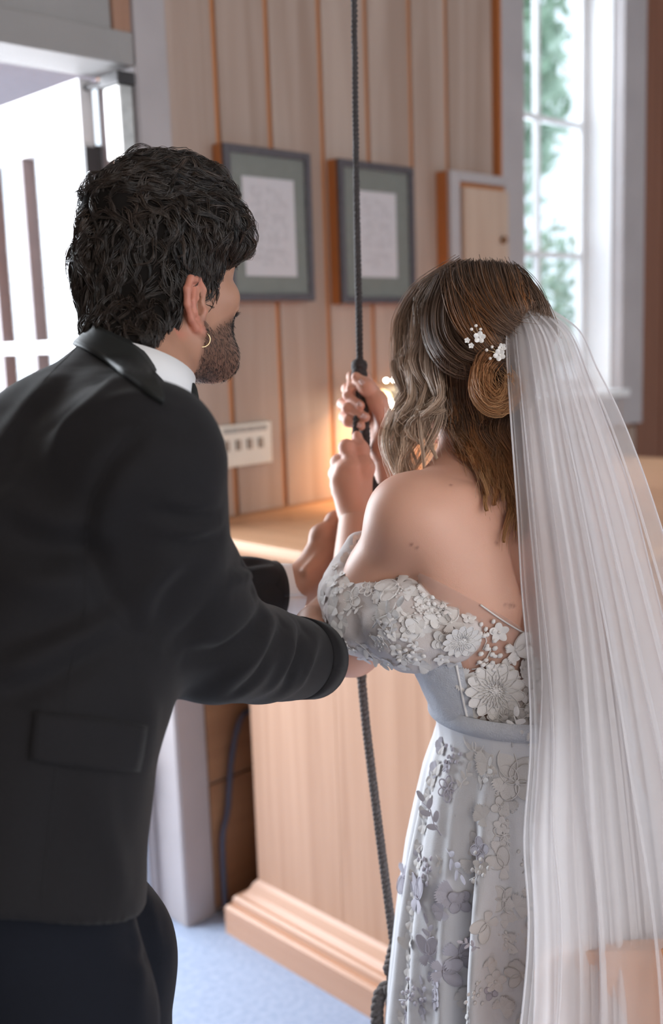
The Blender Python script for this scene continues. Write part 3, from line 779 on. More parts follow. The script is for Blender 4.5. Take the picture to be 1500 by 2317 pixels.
# cuffs cut square across the sleeve, hem cut across the skirt of the jacket
def cut_local(v, p, n_, rad):
    lo, hi = np.asarray(p) - rad, np.asarray(p) + rad
    sl, X, Y, Z = v._reg(lo, hi); n_ = unit(n_)
    d = (X - p[0]) * n_[0] + (Y - p[1]) * n_[1] + (Z - p[2]) * n_[2]
    v.D[sl] = np.maximum(v.D[sl], d.astype(np.float32))
cR, cL = at(700, 1492, 1.398), at(620, 1339, 1.622); axL = unit(cL - at(540, 1342, 1.592))
cut_local(v, cR + .0 * ax, ax, .12); cut_local(v, cL, axL, .085)
hemp = at(120, 2102, .895); v.plane(hemp, unit(-ZU - .42 * MF - .18 * ML), .004)
V, F = v.skin(); V = smooth(V, F, 2, .5); S_j = Surf(V, F); Nn = normals(V, F)
cr = []
def st(amp, sig, *pts): cr.append((pts, amp * 1.35, sig))
# shoulder and back drape
st(.006, .010, (300, 835), (240, 870), (170, 930), (130, 1010)); st(-.005, .008, (255, 850), (190, 905), (120, 960))
st(.005, .010, (380, 935), (300, 905), (225, 915)); st(-.004, .008, (420, 975), (330, 935), (250, 930))
st(.006, .012, (120, 860), (60, 930), (10, 1010)); st(-.004, .01, (180, 830), (110, 900), (40, 990), (10, 1080))
# armhole and armpit folds
st(-.009, .009, (40, 1175), (120, 1215), (195, 1240), (240, 1330), (330, 1450)); st(.008, .012, (20, 1140), (100, 1180), (190, 1200))
st(-.006, .007, (190, 1240), (205, 1150), (240, 1060), (300, 990)); st(.005, .012, (215, 1240), (232, 1150), (262, 1080))
st(-.007, .009, (200, 1260), (100, 1250), (10, 1200)); st(.006, .010, (180, 1300), (90, 1320), (5, 1300)); st(-.006, .009, (300, 1440), (180, 1500), (60, 1560), (5, 1570))
st(.006, .010, (270, 1390), (160, 1450), (60, 1500), (5, 1510)); st(-.005, .008, (260, 1360), (140, 1410), (20, 1450))
# inner arm pulls
st(-.005, .006, (490, 1165), (430, 1170), (370, 1160)); st(.004, .006, (488, 1145), (430, 1148), (380, 1140)); st(-.006, .006, (498, 1212), (440, 1230), (390, 1225)); st(.005, .007, (494, 1190), (440, 1205), (380, 1198))
st(.005, .010, (400, 1260), (340, 1330), (320, 1400)); st(-.004, .01, (450, 1280), (380, 1350), (350, 1430))
# elbow folds
st(-.008, .008, (590, 1395), (560, 1440), (500, 1480), (430, 1480)); st(.007, .009, (610, 1405), (580, 1470), (540, 1520)); st(-.007, .008, (640, 1412), (620, 1470), (585, 1530), (540, 1565))
st(.006, .009, (665, 1418), (650, 1480), (620, 1545)); st(-.006, .008, (690, 1420), (680, 1480), (650, 1550)); st(.004, .008, (720, 1425), (705, 1490), (685, 1545))
st(-.005, .010, (470, 1380), (430, 1430), (390, 1450))
# waist and skirt
st(.004, .012, (215, 1750), (235, 1870), (275, 2000)); st(-.003, .014, (150, 1760), (120, 1900), (90, 2060)); st(.004, .014, (300, 1560), (330, 1620), (335, 1700))
# far sleeve
st(-.005, .006, (525, 1290), (560, 1275), (600, 1272)); st(.004, .006, (530, 1310), (570, 1300), (620, 1290)); st(-.004, .008, (540, 1345), (590, 1330), (640, 1320))
V = creases(V, Nn, S_j, cr); V = V + Nn * (.0026 * rough(V, 28, 11, 3))[:, None]
V = smooth(V, F, 1, .4); S_j = Surf(V, F)
jacket = link('jacket', mesh('jacket', V - man_o, F, True), M_suit, man)
# seams: fine cords lying in the cloth
def seam(pts, r=.0008, name='seam', off=-.0003, n_=40, mt=None):
    P = [S_j.hit(x, y, off)[0] - man_o for x, y in catmull(np.array(pts, float), n_)]
    return MB().tube(P, r, 6).build(name, mt or M_suit, jacket, smooth=True)
seam([(175, 785), (110, 850), (55, 920), (5, 990)]); seam([(195, 1235), (200, 1160), (225, 1090), (270, 1010), (330, 950)])
seam([(195, 1240), (190, 1400), (150, 1560), (120, 1800), (88, 2085)])
fl = patch(S_j, [[(78, 1610), (200, 1622), (328, 1640)], [(70, 1680), (200, 1690), (318, 1705)], [(66, 1718), (150, 1732), (225, 1742), (308, 1745)]], 16, 8, .001, .0035, 'pocket_flap', M_suit, jacket, man_o)
# collar and lapel
col_in = [(203, 722), (232, 752), (268, 772), (305, 790), (338, 832), (357, 880), (367, 912)]
col_mid = [(180, 745), (215, 782), (250, 806), (285, 828), (318, 862), (345, 893), (367, 914)]
col_out = [(156, 772), (195, 796), (232, 820), (268, 846), (302, 872), (335, 898), (366, 917)]
patch(S_j, [col_in, col_mid, col_out], 26, 8, .003, .004, 'lapel_collar', M_satin, jacket, man_o)
# buttons
M_btn = mat('dark_button', (.03, .026, .026), .3, var=.2)
def button(px, py, r, parent=jacket, off=.001):
    p, n_ = S_j.hit(px, py, off); q = Vector(n_).to_track_quat('Z', 'Y'); b = MB()
    b.tube([(0, 0, 0), (0, 0, .0028), (0, 0, .0034)], [r, r, r * .75], 14)
    for x in (-1, 1): b.ball((x * r * .3, 0, .0036), r * .12, 6)
    o = b.build('button', M_btn, parent); o.matrix_world = Matrix.Translation(Vector(p)) @ q.to_matrix().to_4x4(); return o
for k in range(4): button(684 + k * 10, 1560 - k * 3, .0062, off=.0055)
button(352, 1664, .0085)
# ---- shirt: collar ring and cuffs
def ring(name, c0, c1, r0, r1, mt, parent, thick=.0022, seg=48, a0=0, a1=2 * math.pi, rim=None):
    ax_ = unit(c1 - c0); n_ = unit(np.cross(ax_, [0.3, 0.2, 1.0])) if abs(ax_[2]) < .9 else unit(np.cross(ax_, [1.0, 0, 0])); b_ = np.cross(ax_, n_)
    A_ = np.linspace(a0, a1, seg); rows = []
    for (c, r) in ((c0, r0), ((c0 + c1) / 2, (r0 + r1) / 2), (c1, r1)):
        rows.append(np.array([c + r * (math.cos(t) * n_ + math.sin(t) * b_) for t in A_]))
    top = np.stack(rows); cen = np.stack([np.tile(c, (seg, 1)) for c in (c0, (c0 + c1) / 2, c1)]); rad = top - cen; rad /= np.linalg.norm(rad, axis=2)[..., None]
    return sheet2(top - man_o, top - rad * thick - man_o, name, mt, parent)
shirt = ring('shirt_collar', at(297, 905, 1.195), at(318, 828, 1.206), .0690, .0640, M_shirt, man)
ring('shirt_cuff', cL - axL * .01, cL + axL * .034, .0440, .0425, M_shirt, man); ring('shirt_cuff', cR - ax * .01, cR + ax * .008, .0440, .0430, M_shirt, man)
ring('sleeve_cuff', cR - ax * .040, cR + ax * .010, .0535, .0520, M_suit, jacket, .004)
ring('sleeve_cuff', cL - axL * .030, cL + axL * .002, .0490, .0478, M_suit, jacket, .003)
# ---- bow tie
bt = MB(); bc = at(416, 914, 1.225)
def bow(v0, fx):
    bm = bmesh.new(); bmesh.ops.create_uvsphere(bm, u_segments=16, v_segments=10, radius=1)
    for q_ in bm.verts:
        x = q_.co.x; w_ = .010 + .016 * min(1, abs(x + 1) / 1.6)
        p = np.array(v0) + MF * q_.co.y * .006 + (-ML) * fx * (x + 1) * .023 + ZU * q_.co.z * w_ * (1.1 + .15 * x); q_.co = Vector(p - man_o)
    bt._bm(bm)
bow(bc, 1); bow(bc, -1); bt.ball(bc - man_o, .009, 10); bt.build('bow_tie', M_satin, man, smooth=True)
# ---- earring
ec = hm(.0775, .0005, -.062); er_ = []
for t in np.linspace(math.radians(-240), math.radians(60), 30): er_.append(ec + (.6 * hR * .3 + unit(hF + .35 * hR)) * .0088 * math.cos(t) / 1.02 + hU * .0088 * math.sin(t) - man_o)
MB().tube(er_, .0011, 8).build('earring', M_gold, man, smooth=True)
# ---- trousers and shoes
v = Vol((-.85, .72, 0.02), (.10, 1.55, 1.10), .008)
v.cone(at(-20, 1950, 1.07), at(-30, 2120, 1.08), .150, .160, .05, (MF, .78))
rk = at(95, 2330, 1.00); rk2 = np.array([rk[0] - .01, rk[1] + .02, .50]); ra_ = np.array([rk2[0] - .06, rk2[1] - .0, .05])
v.chain([at(25, 2030, 1.02), rk, rk2, ra_], [.115, .100, .078, .075], .04)
lk_ = at(205, 2170, 1.20); lk2 = np.array([lk_[0] + .0, lk_[1] + .03, .52]); la_ = np.array([lk2[0] - .09, lk2[1] + .02, .05])
v.chain([at(10, 1960, 1.18), lk_, lk2, la_], [.105, .088, .075, .073], .04)
V, F = v.skin(); V = smooth(V, F, 2); Nn = normals(V, F); S_t = Surf(V, F)
V = creases(V, Nn, S_t, [(((300, 2080), (318, 2180), (310, 2300)), .004, .01), (((368, 2160), (320, 2165), (300, 2150)), -.004, .006), (((340, 2040), (350, 2100), (366, 2160)), .003, .008), (((312, 1960), (300, 2010), (292, 2060)), -.006, .006)])
V += Nn * (.002 * rough(V, 26, 5, 3))[:, None]
link('trousers', mesh('trousers', V - man_o, F, True), mat('black_trouser_wool', (.008, .009, .014), .8, var=.2, scale=900, bump=.3, bscale=1500, sheen=.05, spec=.14), man)
for a_ in (ra_, la_):
    v = Vol(a_ + [-.2, -.2, -.06], a_ + [.35, .3, .12], .007); g = np.array([a_[0], a_[1], .035])
    v.cone(g - MF * .06, g + MF * .05, .042, .045, .03); v.cone(g + MF * .05, g + MF * .17 + [0, 0, -.006], .045, .030, .03); v.plane((0, 0, .002), (0, 0, -1))
    V, F = v.skin(); link('shoe', mesh('shoe', V - man_o, F, True), mat('black_shoe_leather', (.012, .011, .011), .25, var=.1), man)
# ================================================================== THE BRIDE
BPHI = math.radians(-35); BF = np.array([math.sin(BPHI), math.cos(BPHI), 0]); BL = np.array([-math.cos(BPHI), math.sin(BPHI), 0])
br_o = at(1195, 1640, 1.45); br_o[2] = 0.0
bride = empty('person', br_o)
tag(bride, 'bride in a white floral lace gown and long veil with both hands on the rope', 'person')
M_skin_b = attr_mat('fair_skin', .46, .14, .10, 900)
gphi, gpit = math.radians(-42), math.radians(6)
gF = np.array([math.sin(gphi) * math.cos(gpit), math.cos(gphi) * math.cos(gpit), -math.sin(gpit)])
gR = np.array([math.cos(gphi), -math.sin(gphi), 0]); gU = np.cross(gR, gF)
GO = at(1062, 806, 1.475); GA = [gR, gF, gU]
def gm(x, y, z): return GO + gR * x * .95 + gF * y * .95 + gU * z * .95
v = Vol(at(1062, 806, 1.475) + [-.33, -.24, -.62], at(1062, 806, 1.475) + [.30, .42, .14], .0036)
nb = at(1070, 1105, 1.465)
head(v, gm, GA, nb, .047, .9); ear(v, gm, -1)
shl, shr = at(930, 1172, 1.375), at(1295, 1160, 1.56)
v.cone(nb, at(1085, 1180, 1.465), .052, .085, .05, (BF, .75))
v.chain([at(1130, 1300, 1.455), at(1158, 1400, 1.455), at(1193, 1585, 1.45), at(1195, 1650, 1.45), at(1195, 1800, 1.45)], [.130, .142, .103, .080, .070], .05, (BF, .68))
v.cone(at(1050, 1115, 1.45), shl, .046, .052, .035); v.cone(at(1100, 1115, 1.475), shr, .046, .050, .035)
v.ell(at(1035, 1240, 1.365), (.052, .028, .075), [BL, BF, ZU], .05)                         # shoulder blade
v.cone(at(1168, 1180, 1.365), at(1205, 1560, 1.352), .006, .008, .035, None, 'sub')         # spine hollow
el = at(795, 1462, 1.515); wl = at(804, 1160, 1.655)
v.chain([shl, shl + (el - shl) * .45, el], [.053, .047, .040], .03); v.chain([el, el + (wl - el) * .35, wl], [.040, .037, .0245], .02)
er2 = at(930, 1290, 1.775); wr2 = at(874, 1020, 1.705)
v.chain([shr, er2], [.050, .040], .03); v.chain([er2, er2 + (wr2 - er2) * .35, wr2], [.040, .037, .0240], .02)
bV, bFc = v.skin(); bV = smooth(bV, bFc, 2, .45)
def hand_low(v):       # her left hand, back of the hand towards us, closed on the rope
    wr = wl; mc = [at(797, 1058, 1.642), at(778, 1064, 1.645), at(768, 1086, 1.650), at(770, 1110, 1.658)]
    v.cone(wl + (el - wl) * .35, wr, .029, .0235, .012)
    for q, r in zip(mc, (.0125, .0128, .012, .0112)): v.cone(wr + (q - wr) * .12, q, .0180, r, .016)
    fg = [[(784, 1012, 1.655), (803, 1014, 1.688), (822, 1032, 1.690)], [(766, 1046, 1.664), (782, 1044, 1.696), (808, 1054, 1.702)],
          [(761, 1072, 1.672), (778, 1072, 1.702), (806, 1078, 1.705)], [(765, 1098, 1.676), (782, 1098, 1.702), (806, 1100, 1.700)]]
    for q, t in zip(mc, fg): finger(v, [q] + [at(*p) for p in t], .0112, .0080, .008)
    finger(v, [at(822, 1115, 1.655), at(826, 1058, 1.652), at(817, 1018, 1.662), at(808, 986, 1.672)], .0145, .0078, .010)
def hand_up(v):        # her right hand, fingers wrapped round the rope towards us, thumb along it
    wr = wr2; mc = [at(862, 905, 1.728), at(858, 922, 1.742), at(853, 944, 1.746), at(850, 964, 1.742)]
    v.cone(wr + (er2 - wr) * .35, wr, .028, .0235, .012)
    for q, r in zip(mc, (.012, .012, .0115, .011)): v.cone(wr + (q - wr) * .1, q, .0190, r, .016)
    fg = [[(826, 856, 1.732), (797, 853, 1.708), (793, 880, 1.684)], [(786, 880, 1.724), (788, 894, 1.692), (815, 918, 1.676)],
          [(776, 914, 1.726), (786, 924, 1.690), (827, 944, 1.676)], [(780, 943, 1.722), (788, 953, 1.692), (816, 964, 1.680)]]
    for q, t in zip(mc, fg): finger(v, [q] + [at(*p) for p in t], .0094, .0076)
    finger(v, [at(872, 965, 1.700), at(855, 908, 1.684), at(828, 874, 1.676), at(806, 853, 1.676)], .0155, .0080, .010)
q1 = Vol(at(745, 1190, 1.72) + [-.03, -.13, -.03], at(850, 975, 1.70) + [.04, .06, .03], .0018); hand_low(q1); h1V, h1F = q1.skin()
q2 = Vol(at(760, 1080, 1.72) + [-.02, -.11, -.03], at(900, 840, 1.72) + [.03, .09, .03], .0018); hand_up(q2); h2V, h2F = q2.skin()
h1V = smooth(h1V, h1F, 1, .4); h2V = smooth(h2V, h2F, 1, .4)
q3 = Vol(br_o + [-.22, -.22, .0], br_o + [.22, .24, .80], .012)
for s in (-1, 1): q3.chain([br_o + BL * s * .06 + [0, 0, .76], br_o + BL * s * .06 + BF * .03 + [0, 0, .46], br_o + BL * s * .07 + [0, 0, .08], br_o + BL * s * .07 + BF * .1 + [0, 0, .04]], [.065, .045, .035, .03], .03)
lgV, lgF = q3.skin()
V, F = join((bV, bFc), (h1V, h1F), (h2V, h2F), (lgV, lgF))
sk = np.tile(np.array([.72, .39, .28]), (len(V), 1)) * (1 + .035 * rough(V, 60, 21, 3)[:, None])
def flush(p, r, c, a):
    global sk
    w_ = a * np.exp(-((V - p) ** 2).sum(1) / r ** 2)[:, None]; sk = sk * (1 - w_) + np.array(c) * w_
S_b = Surf(bV, bFc)
for x, y in ((1020, 1098), (1124, 1229), (1145, 1369), (1156, 1370), (1163, 1370), (930, 1232), (942, 1240)): flush(S_b.hit(x, y)[0], .0022, (.25, .10, .07), .75)
for p in (at(800, 1010, 1.65), at(790, 920, 1.68), el): flush(p, .035, (.66, .33, .26), .5)
me = mesh('body', V - br_o, F, True); colour_attr(me, sk); body_b = link('body', me, M_skin_b, bride)
# finger nails
M_nail = mat('pale_nail', (.80, .56, .52), .2)
S_h = Surf(*join((h1V, h1F), (h2V, h2F)))
def nail(px, py, ang, L_=.0105, W_=.0075):
    p, n_ = S_h.hit(px, py, .0004); t = unit(np.cross(n_, -FW)) if abs(n_ @ FW) < .98 else RT
    a_ = RT * math.cos(ang) - UP * math.sin(ang); a_ = unit(a_ - n_ * (a_ @ n_)); b_ = np.cross(n_, a_); o = MB(); g = []
    for i in range(6):
        for j in range(5):
            u_, w_ = (i / 5 - .5) * L_, (j / 4 - .5) * W_ * (1 - .35 * (i / 5) ** 3); g.append(p + a_ * u_ + b_ * w_ - n_ * (12 * w_ * w_ + 3 * u_ * u_) * 4 - br_o)
    top = np.array(g).reshape(6, 5, 3); sheet2(top, top - n_ * .0012, 'fingernail', M_nail, body_b)
nail(818, 864, math.radians(-135)); nail(814, 914, math.radians(40), .009); nail(824, 942, math.radians(30), .009); nail(812, 963, math.radians(28), .008)

# ---- gown fabrics
M_gown = mat('ivory_satin', (.80, .79, .81), .6, var=.02, scale=6, bump=.12, bscale=500)
M_sleeve = mat('ivory_tulle_layers', (.70, .63, .61), .85, var=.05, scale=40, bump=.3, bscale=900)
M_panel = mat('pale_grey_corset', (.62, .63, .68), .8, var=.06, scale=60, bump=.5, bscale=500)
M_lace = mat('ivory_lace_thread', (.84, .80, .78), .75, bump=.35, bscale=1500)
M_tulle = sheer('sheer_tulle', (.80, .66, .60), .34, .35)
# ---- sleeve
v = Vol(at(700, 1560, 1.40) + [-.02, -.16, -.02], at(1110, 1180, 1.44) + [.02, .14, .03], .0035)
v.chain([at(1020, 1428, 1.355), at(935, 1410, 1.380), at(842, 1384, 1.440), at(790, 1335, 1.475), at(815, 1232, 1.475)], [.040, .060, .062, .040, .020], .02)
v.cone(at(1050, 1420, 1.35), at(1062, 1395, 1.355), .024, .020, .02)
V, F = v.skin(); V = smooth(V, F, 2); Nn = normals(V, F)
V = V + Nn * (.0045 * rough(V, 55, 31, 3) + .0015 * rough(V, 190, 8, 2))[:, None]; S_s = Surf(V, F)
Nn = normals(V, F)
V = creases(V, Nn, S_s, [(((960, 1400), (900, 1430), (830, 1420)), .005, .008), (((1060, 1380), (1000, 1390), (930, 1350)), -.005, .007), (((1070, 1440), (1000, 1450), (920, 1480)), .005, .008), (((800, 1280), (790, 1350), (800, 1430)), -.004, .008)])
S_s = Surf(V, F); sleeve = link('sleeve', mesh('sleeve', V - br_o, F, True), M_sleeve, bride)
# folded neckline edge running over the sleeve
P = [S_s.hit(x, y, .001)[0] - br_o for x, y in catmull(np.array([(812, 1222), (826, 1262), (880, 1300), (950, 1322), (1020, 1346), (1068, 1360)], float), 40)]
MB().tube(P, [.0035 + .001 * math.sin(i) for i in range(40)], 8).build('neckline_edge', M_sleeve, sleeve, smooth=True)
# ---- bodice lifted off her back
def proj(P):
    d = P - CP; z = d @ FW; return 750 + FPX * (d @ RT) / z, 1158.5 - FPX * (d @ UP) / z
def lift(sel, off, name, mt):
    N_ = normals(bV, bFc); keep = sel[bFc].all(1); f = bFc[keep]; ids, inv = np.unique(f, return_inverse=True)
    return ids, bV[ids] + N_[ids] * off, inv.reshape(-1, 4)
lat = (bV - br_o) @ BL; dep = (bV - br_o) @ BF; zz = bV[:, 2]
pL = S_b.hit(1085, 1366)[0]; pC = S_b.hit(1200, 1442)[0]
lL, lC = (pL - br_o) @ BL, (pC - br_o) @ BL; zL, zC = pL[2], pC[2]
wz = S_b.hit(1120, 1640)[0][2]
l0 = lC - .03
ab = el - shl; ta = np.clip((bV - shl) @ ab / (ab @ ab), 0, 1); arm_d = np.linalg.norm(bV - shl - ta[:, None] * ab, axis=1)
sel = (zz < zL + .06) & (zz > wz - .05) & (lat < .185) & (lat > -.15) & (arm_d > .074)
ids, bv, bf = lift(sel, .0025, 'bodice', M_tulle)
def cut(me_in, planes):
    bm = bmesh.new(); bm.from_mesh(me_in)
    for p, n_ in planes: bmesh.ops.bisect_plane(bm, geom=bm.verts[:] + bm.edges[:] + bm.faces[:], plane_co=Vector(p), plane_no=Vector(n_), clear_outer=True, dist=1e-6)
    bm.verts.ensure_lookup_table(); seen = set(); best = []
    for v0 in bm.verts:
        if v0 in seen: continue
        stack = [v0]; comp = []; seen.add(v0)
        while stack:
            q_ = stack.pop(); comp.append(q_)
            for e_ in q_.link_edges:
                w_ = e_.other_vert(q_)
                if w_ not in seen: seen.add(w_); stack.append(w_)
        if len(comp) > len(best): best = comp
    best = set(best); bmesh.ops.delete(bm, geom=[q_ for q_ in bm.verts if q_ not in best], context='VERTS')
    me_o = bpy.data.meshes.new(me_in.name); bm.to_mesh(me_o); bm.free(); return me_o
def vee(me0):
    """the V neckline: two sloping cuts, one for each half of the back, and a straight cut at the waist"""
    zc_ = zC - (zL - zC) / (lL - lC) * .03; sl = (zL - zC) / (lL - lC); out = []
    for s in (1, -1):
        n_ = ZU - BL * s * sl
        out.append(cut(me0, [(br_o + BL * l0, -BL * s), (br_o + BL * l0 + ZU * zc_, n_), (ZU * (wz - .012), -ZU)]))
    bm = bmesh.new(); [bm.from_mesh(q) for q in out]; bmesh.ops.remove_doubles(bm, verts=bm.verts[:], dist=1e-5)
    me_o = bpy.data.meshes.new('bodice'); bm.to_mesh(me_o); bm.free(); me_o.polygons.foreach_set('use_smooth', np.ones(len(me_o.polygons), bool)); return me_o
S_bo = Surf(bv, bf)
me = vee(mesh('bodice', bv, bf, True)); me.transform(Matrix.Translation(Vector(-br_o))); bodice = link('bodice', me, M_tulle, bride)
pxs, pys = proj(bv)
nn = normals(bv, bf); pv = bv + nn * (.004 + .0012 * rough(bv, 150, 4, 3))[:, None]
a_, b_ = S_bo.hit(1036, 1500)[0], S_bo.hit(1064, 1636)[0]; pn = unit(np.cross(b_ - a_, BF)); pn = pn if pn @ BL < 0 else -pn
me = cut(mesh('bodice_panel', pv, bf, True), [(a_, pn), (ZU * (wz - .012), -ZU), (S_bo.hit(1000, 1470)[0], ZU)])
me.transform(Matrix.Translation(Vector(-br_o))); me.polygons.foreach_set('use_smooth', np.ones(len(me.polygons), bool))
panel = link('bodice_panel', me, M_panel, bride)
E_ = [S_bo.hit(x, y, .0045)[0] - br_o for x, y in catmull(np.array([(1034, 1500), (1048, 1570), (1062, 1632)], float), 16)]
MB().tube(E_, .0016, 8).build('boning', M_lace, panel, smooth=True)
E_ = [S_bo.hit(x, y, .0015)[0] - br_o for x, y in catmull(np.array([(1086, 1368), (1120, 1392), (1160, 1418), (1198, 1440)], float), 24)]
MB().tube(E_, .0012, 6).build('neckline_binding', M_lace, bodice, smooth=True)
# ---- skirt
ctl = [(1560, 968, .132, .12), (1610, 986, .131, .12), (1650, 994, .131, .112), (1690, 984, .138, .13), (1750, 966, .142, .15), (1850, 948, .158, .17), (1950, 931, .170, .185), (2100, 915, .186, .20), (2317, 900, .210, .23)]
zc = [at(x, y, 1.45)[2] for y, x, _, _ in ctl] + [.30, .012]
xl = [at(x, y, 1.45)[0] for y, x, _, _ in ctl]; xl += [xl[-1] - .03, xl[-1] - .07]
Rr = [c[2] for c in ctl] + [.27, .34]
zc, xl, Rr = map(np.array, (zc, xl, Rr)); cx0 = br_o[0]
nz, na = 110, 300
zz_ = np.linspace(wz + .004, .012, nz); Rz = np.interp(-zz_, -zc, Rr); Xl = np.interp(-zz_, -zc, xl)
th = np.linspace(0, 2 * math.pi, na, endpoint=False); SV = np.zeros((nz, na, 3))
for j in range(nz):
    g = np.clip((zz_[0] - zz_[j]) / .5, 0, 1); r = Rz[j]
    fold = g * (.010 * np.sin(th * 9 + 1.2 + .6 * g) + .008 * np.sin(th * 15 + 2.1 - .8 * g) + .006 * np.sin(th * 23 + .5)) + .002 * g * np.sin(th * 41 + zz_[j] * 9)
    # a deep lapped fold on the near left side
    a0 = math.radians(234) - .10 * g; fold = fold - (.020 * min(1, max(0, g * 3 - .5))) * np.exp(-((th - a0) / .07) ** 2) + (.012 * min(1, max(0, g * 3 - .5))) * np.exp(-((th - a0 - .16) / .08) ** 2)
    cx = Xl[j] + r * .98
    SV[j, :, 0] = cx + (r + fold) * np.cos(th); SV[j, :, 1] = br_o[1] + (r * .98 + fold) * np.sin(th); SV[j, :, 2] = zz_[j]
idx = np.arange(nz * na).reshape(nz, na); n1 = np.roll(idx, -1, 1)
SF = np.stack([idx[:-1], idx[1:], n1[1:], n1[:-1]], -1).reshape(-1, 4); SVf = SV.reshape(-1, 3)
skirt = link('skirt', mesh('skirt', SVf - br_o, SF, True), M_gown, bride); S_k = Surf(SVf, SF)
E_ = np.array([SV[0, i] + [0, 0, -.004] + unit(SV[0, i] - [br_o[0], br_o[1], SV[0, i][2]]) * .002 for i in range(na)]) - br_o
WB = np.stack([E_ + [0, 0, .012], E_ + [0, 0, .0], E_ + [0, 0, -.012]]); WB = np.concatenate([WB, WB[:, :1]], 1)
sheet2(WB, WB - unit([0, 0, 1]) * .0 - (WB - np.array([0, 0, 1]) * WB[..., 2:3]) * .01, 'waistband', M_panel, bride)
# ---- lace flowers: one mesh of each kind, laid on the cloth piece by piece
def petal(o, ang, L_, W_, lift_, z0=.0006, fr=0, seg=5, curl=.0):
    """one petal fan from the centre; fr>0 cuts a fringed tip"""
    c, s = math.cos(ang), math.sin(ang); b = len(o.V); rows = 6
    for i in range(rows):
        t = i / (rows - 1); w_ = W_ * math.sin(math.pi * min(1, .10 + .78 * t)) ** .5 if fr == 0 else W_ * (.18 + .82 * t ** .8)
        for j in range(seg):
            f = j / (seg - 1) * 2 - 1; x = L_ * t * (1 - (.10 * f * f if fr == 0 else .18 * f * f)); y = w_ * f * .5
            if fr and i == rows - 1: x -= L_ * .16 * (j % 2)
            z = z0 + lift_ * t * (1 - .5 * f * f) + curl * t * t
            o.V.append(np.array([c * x - s * y, s * x + c * y, z]))
    for i in range(rows - 1):
        for j in range(seg - 1): a = b + i * seg + j; o.F.append([a, a + 1, a + seg + 1, a + seg])
def loop_(o, ang, L_, W_, r, z=.0012):
    t = np.linspace(0, 2 * math.pi, 13); c, s = math.cos(ang), math.sin(ang); P = []
    for a in t:
        x = L_ * .5 * (1 - math.cos(a)); y = W_ * .5 * math.sin(a); P.append([c * x - s * y, s * x + c * y, z])
    o.tube(P, r, 4, False)
def k_five(): o = MB(); [petal(o, k * 1.2566 + .2, .011, .0085, .0025) for k in range(5)]; o.ball((0, 0, .002), .002, 6); return o
def k_four():
    o = MB()
    for k in range(4): petal(o, k * 1.571 + .4, .016, .0135, .002); loop_(o, k * 1.571 + .4, .016, .0125, .0006, .0022)
    o.ball((0, 0, .0015), .0024, 6); return o
def k_outline():
    o = MB(); [loop_(o, k * 1.0472, .0135, .0085, .0009) for k in range(6)]; o.ball((0, 0, .001), .002, 6)
    o.tube([(0, -.003, .001), (.001, -.018, .001), (-.002, -.028, .001)], .0007, 4); petal(o, -2.2, .009, .004, .001); petal(o, -.9, .009, .004, .001); return o
def k_fringe():
    o = MB()
    for a, l in ((0.3, .017), (1.2, .019), (2.1, .016), (3.6, .012)): petal(o, a, l, .015, .003, fr=1, seg=13)
    return o
def k_leaf():
    o = MB(); o.tube([(0, 0, .0008), (.012, .002, .0012), (.026, -.002, .0008), (.036, .003, .0008)], .0008, 4)
    for x, a in ((.008, 1.0), (.014, -.9), (.022, .9), (.028, -1.0), (.036, .1)):
        p = MB(); petal(p, a, .012, .0062, .0018); o_b = len(o.V); o.V += [q + np.array([x, 0, .0004]) for q in p.V]; o.F += [[o_b + i for i in f] for f in p.F]
    return o
def k_buds():
    o = MB(); r_ = random.Random(3)
    for k in range(9):
        a = k * .75; d = .004 + .0055 * (k % 3); o.ball((d * math.cos(a), d * math.sin(a), .0016), .0030, 6, (1, .8, .7))
    o.tube([(0, 0, .0006), (-.008, -.006, .0006), (-.018, -.006, .0006)], .0007, 4); return o
def k_butter():
    o = MB()
    for a in (.55, -.55): petal(o, a, .030, .020, .003, seg=7); loop_(o, a, .030, .019, .0007, .0035)
    for a in (2.5, -2.5): petal(o, a, .021, .016, .003, fr=1, seg=13)
    o.ball((0, 0, .002), .0025, 6); return o
def k_sun():
    o = MB()
    for k in range(13): petal(o, k * 2 * math.pi / 13, .030, .0145, .0012); loop_(o, k * 2 * math.pi / 13, .030, .0135, .0005, .0022)
    for k in range(26):
        a = k * 2 * math.pi / 26; o.tube([(.0075 * math.cos(a), .0075 * math.sin(a), .0026), (.017 * math.cos(a), .017 * math.sin(a), .003)], .0005, 4)
    for k in range(14): a = k * 2.4; d = .0016 * math.sqrt(k); o.ball((d * math.cos(a), d * math.sin(a), .0022), .0012, 5)
    return o
KIND = {n: f() for n, f in (('five', k_five), ('four', k_four), ('outline', k_outline), ('fringe', k_fringe), ('leaf', k_leaf), ('buds', k_buds), ('butter', k_butter), ('sun', k_sun))}
PN = {'five': 'lace_blossom', 'four': 'lace_blossom', 'outline': 'lace_blossom', 'fringe': 'lace_leaf_fan', 'leaf': 'lace_sprig', 'buds': 'lace_bud_cluster', 'butter': 'lace_leaf_fan', 'sun': 'lace_blossom'}
KM = {}
M_lace_g = mat('lavender_lace_thread', (.60, .57, .64), .8, bump=.3, bscale=1500)
